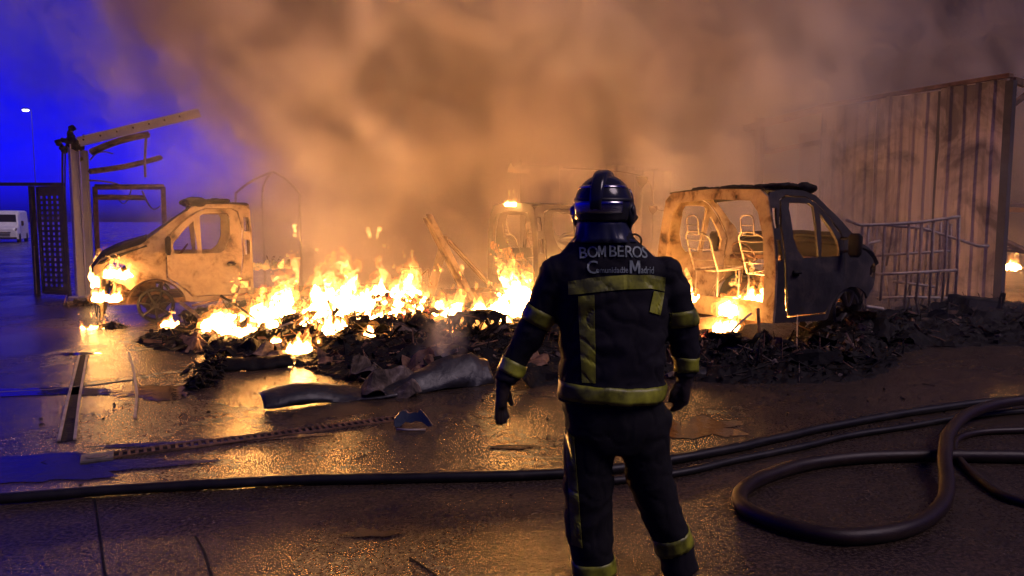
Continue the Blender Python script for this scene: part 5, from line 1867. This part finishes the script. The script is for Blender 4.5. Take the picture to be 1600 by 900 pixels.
for k in range(25):
    th = R(-62) + R(172) * k / 24                                                # angle over the top, front to back
    y, z = (.144) * math.sin(-th), (.136) * math.cos(th) + .004
    nrm = Vector((0, y / .144 ** 2, z / .136 ** 2)).normalized()
    hgt = .020 * math.sin(math.pi * min(1, max(0, (k + 1) / 25))) ** .5
    wdt = .040 - .012 * (k / 24)
    c = Vector((0, y, z))
    prof.append([c + Vector((sx * wdt, 0, 0)) + nrm * hz for sx, hz in ((-1, -.010), (-.85, hgt * .75), (-.45, hgt), (.45, hgt), (.85, hgt * .75), (1, -.010))])
for r0_ in prof: cr.v += [tuple(p) for p in r0_]
for i in range(24):
    for k in range(5): cr.f.append((i * 6 + k, i * 6 + k + 1, (i + 1) * 6 + k + 1, (i + 1) * 6 + k))
cr.build('crest', M['helmet'], helmet, True)
def arc_band(name, v0, v1, u0, u1, g, mat, n=40, m=5, th=.005):
    b = MB()
    for j in range(m + 1):
        for i in range(n + 1):
            b.v.append(tuple(shell(u0 + (u1 - u0) * i / n, v0 + (v1 - v0) * j / m, g)))
    for j in range(m):
        for i in range(n):
            b.f.append((j * (n + 1) + i, j * (n + 1) + i + 1, (j + 1) * (n + 1) + i + 1, (j + 1) * (n + 1) + i))
    me = b.mesh(name, True)
    bm = bmesh.new(); bm.from_mesh(me)
    bmesh.ops.recalc_face_normals(bm, faces=bm.faces[:])
    bmesh.ops.solidify(bm, geom=bm.faces[:], thickness=th)
    bm.to_mesh(me); bm.free()
    me.polygons.foreach_set('use_smooth', [True] * len(me.polygons))
    return link(name, me, M[mat], helmet)
arc_band('nape_plate', R(84), R(106), R(216), R(322), .007, 'chrome')
arc_band('side_trim', R(52), R(58), R(188), R(262), .003, 'chrome', 30, 2, .003)
arc_band('side_trim', R(52), R(58), R(278), R(352), .003, 'chrome', 30, 2, .003)
arc_band('rim_band', R(78), R(84), R(180), R(360), .004, 'rubber', 60, 2, .004)
arc_band('visor', R(60), R(112), R(30), R(150), .012, 'chrome')
for s in (-1, 1):
    e = MB().ball((s * .126, .0, -.035), (.018, .045, .052), 16, 10)
    e.tube([(s * .132, -.02, -.02), (s * .142, -.02, -.02)], .022, 14)
    e.build('ear_cover', M['chrome' if s < 0 else 'rubber'], helmet, True)
    MB().tube([(s * .128, -.02, -.07), (s * .10, .05, -.135), (s * .03, .10, -.165)], .009, 6).build('chin_strap', M['rubber'], helmet, True)
mk = MB().ball((0, .125, -.085), (.062, .055, .062), 16, 10)
mk.tube([(0, .15, -.10), (0, .205, -.11)], [.034, .030], 16)
mk.build('face_mask', M['rubber'], helmet, True)
mk = MB().tube([(.115, -.01, -.03), (.135, .05, -.05), (.10, .11, -.08)], .012, 8)
mk.tube([(-.115, -.01, -.03), (-.135, .05, -.05), (-.10, .11, -.08)], .012, 8)
mk.build('mask_strap', M['rubber'], helmet, True)
# nape curtain hanging from the helmet to the collar
nc = MB()
n = 40
rows = [(-.055, .108, .122), (-.085, .110, .122), (-.112, .116, .122), (-.140, .126, .128), (-.160, .138, .136)]
for j, (z, rx, ry) in enumerate(rows):
    for k in range(n + 1):
        u = R(165) + R(210) * k / n
        f = .006 * noise.noise(Vector((math.cos(u) * 5, math.sin(u) * 5, j * .6))) * j
        nc.v.append(((rx + f) * math.cos(u), (ry + f) * math.sin(u), z))
for j in range(len(rows) - 1):
    for k in range(n): nc.f.append((j * (n + 1) + k, j * (n + 1) + k + 1, (j + 1) * (n + 1) + k + 1, (j + 1) * (n + 1) + k))
me = nc.mesh('nape_curtain', True)
bm = bmesh.new(); bm.from_mesh(me)
bmesh.ops.recalc_face_normals(bm, faces=bm.faces[:])
bmesh.ops.solidify(bm, geom=bm.faces[:], thickness=.006)
bm.to_mesh(me); bm.free()
me.polygons.foreach_set('use_smooth', [True] * len(me.polygons))
M['curtain'] = gloss('nape_leather', (.022, .026, .045), .30)
link('nape_curtain', me, M['curtain'], helmet)
lp_ = [q3(985, 368, -.04), q3(993, 366, -.06), q3(1001, 372, -.05), q3(1001, 382, -.04), q3(994, 388, -.03)]
MB().tube(catmull(lp_, 6), .0045, 6).build('hanging_loop', M['rubber'], person, True)
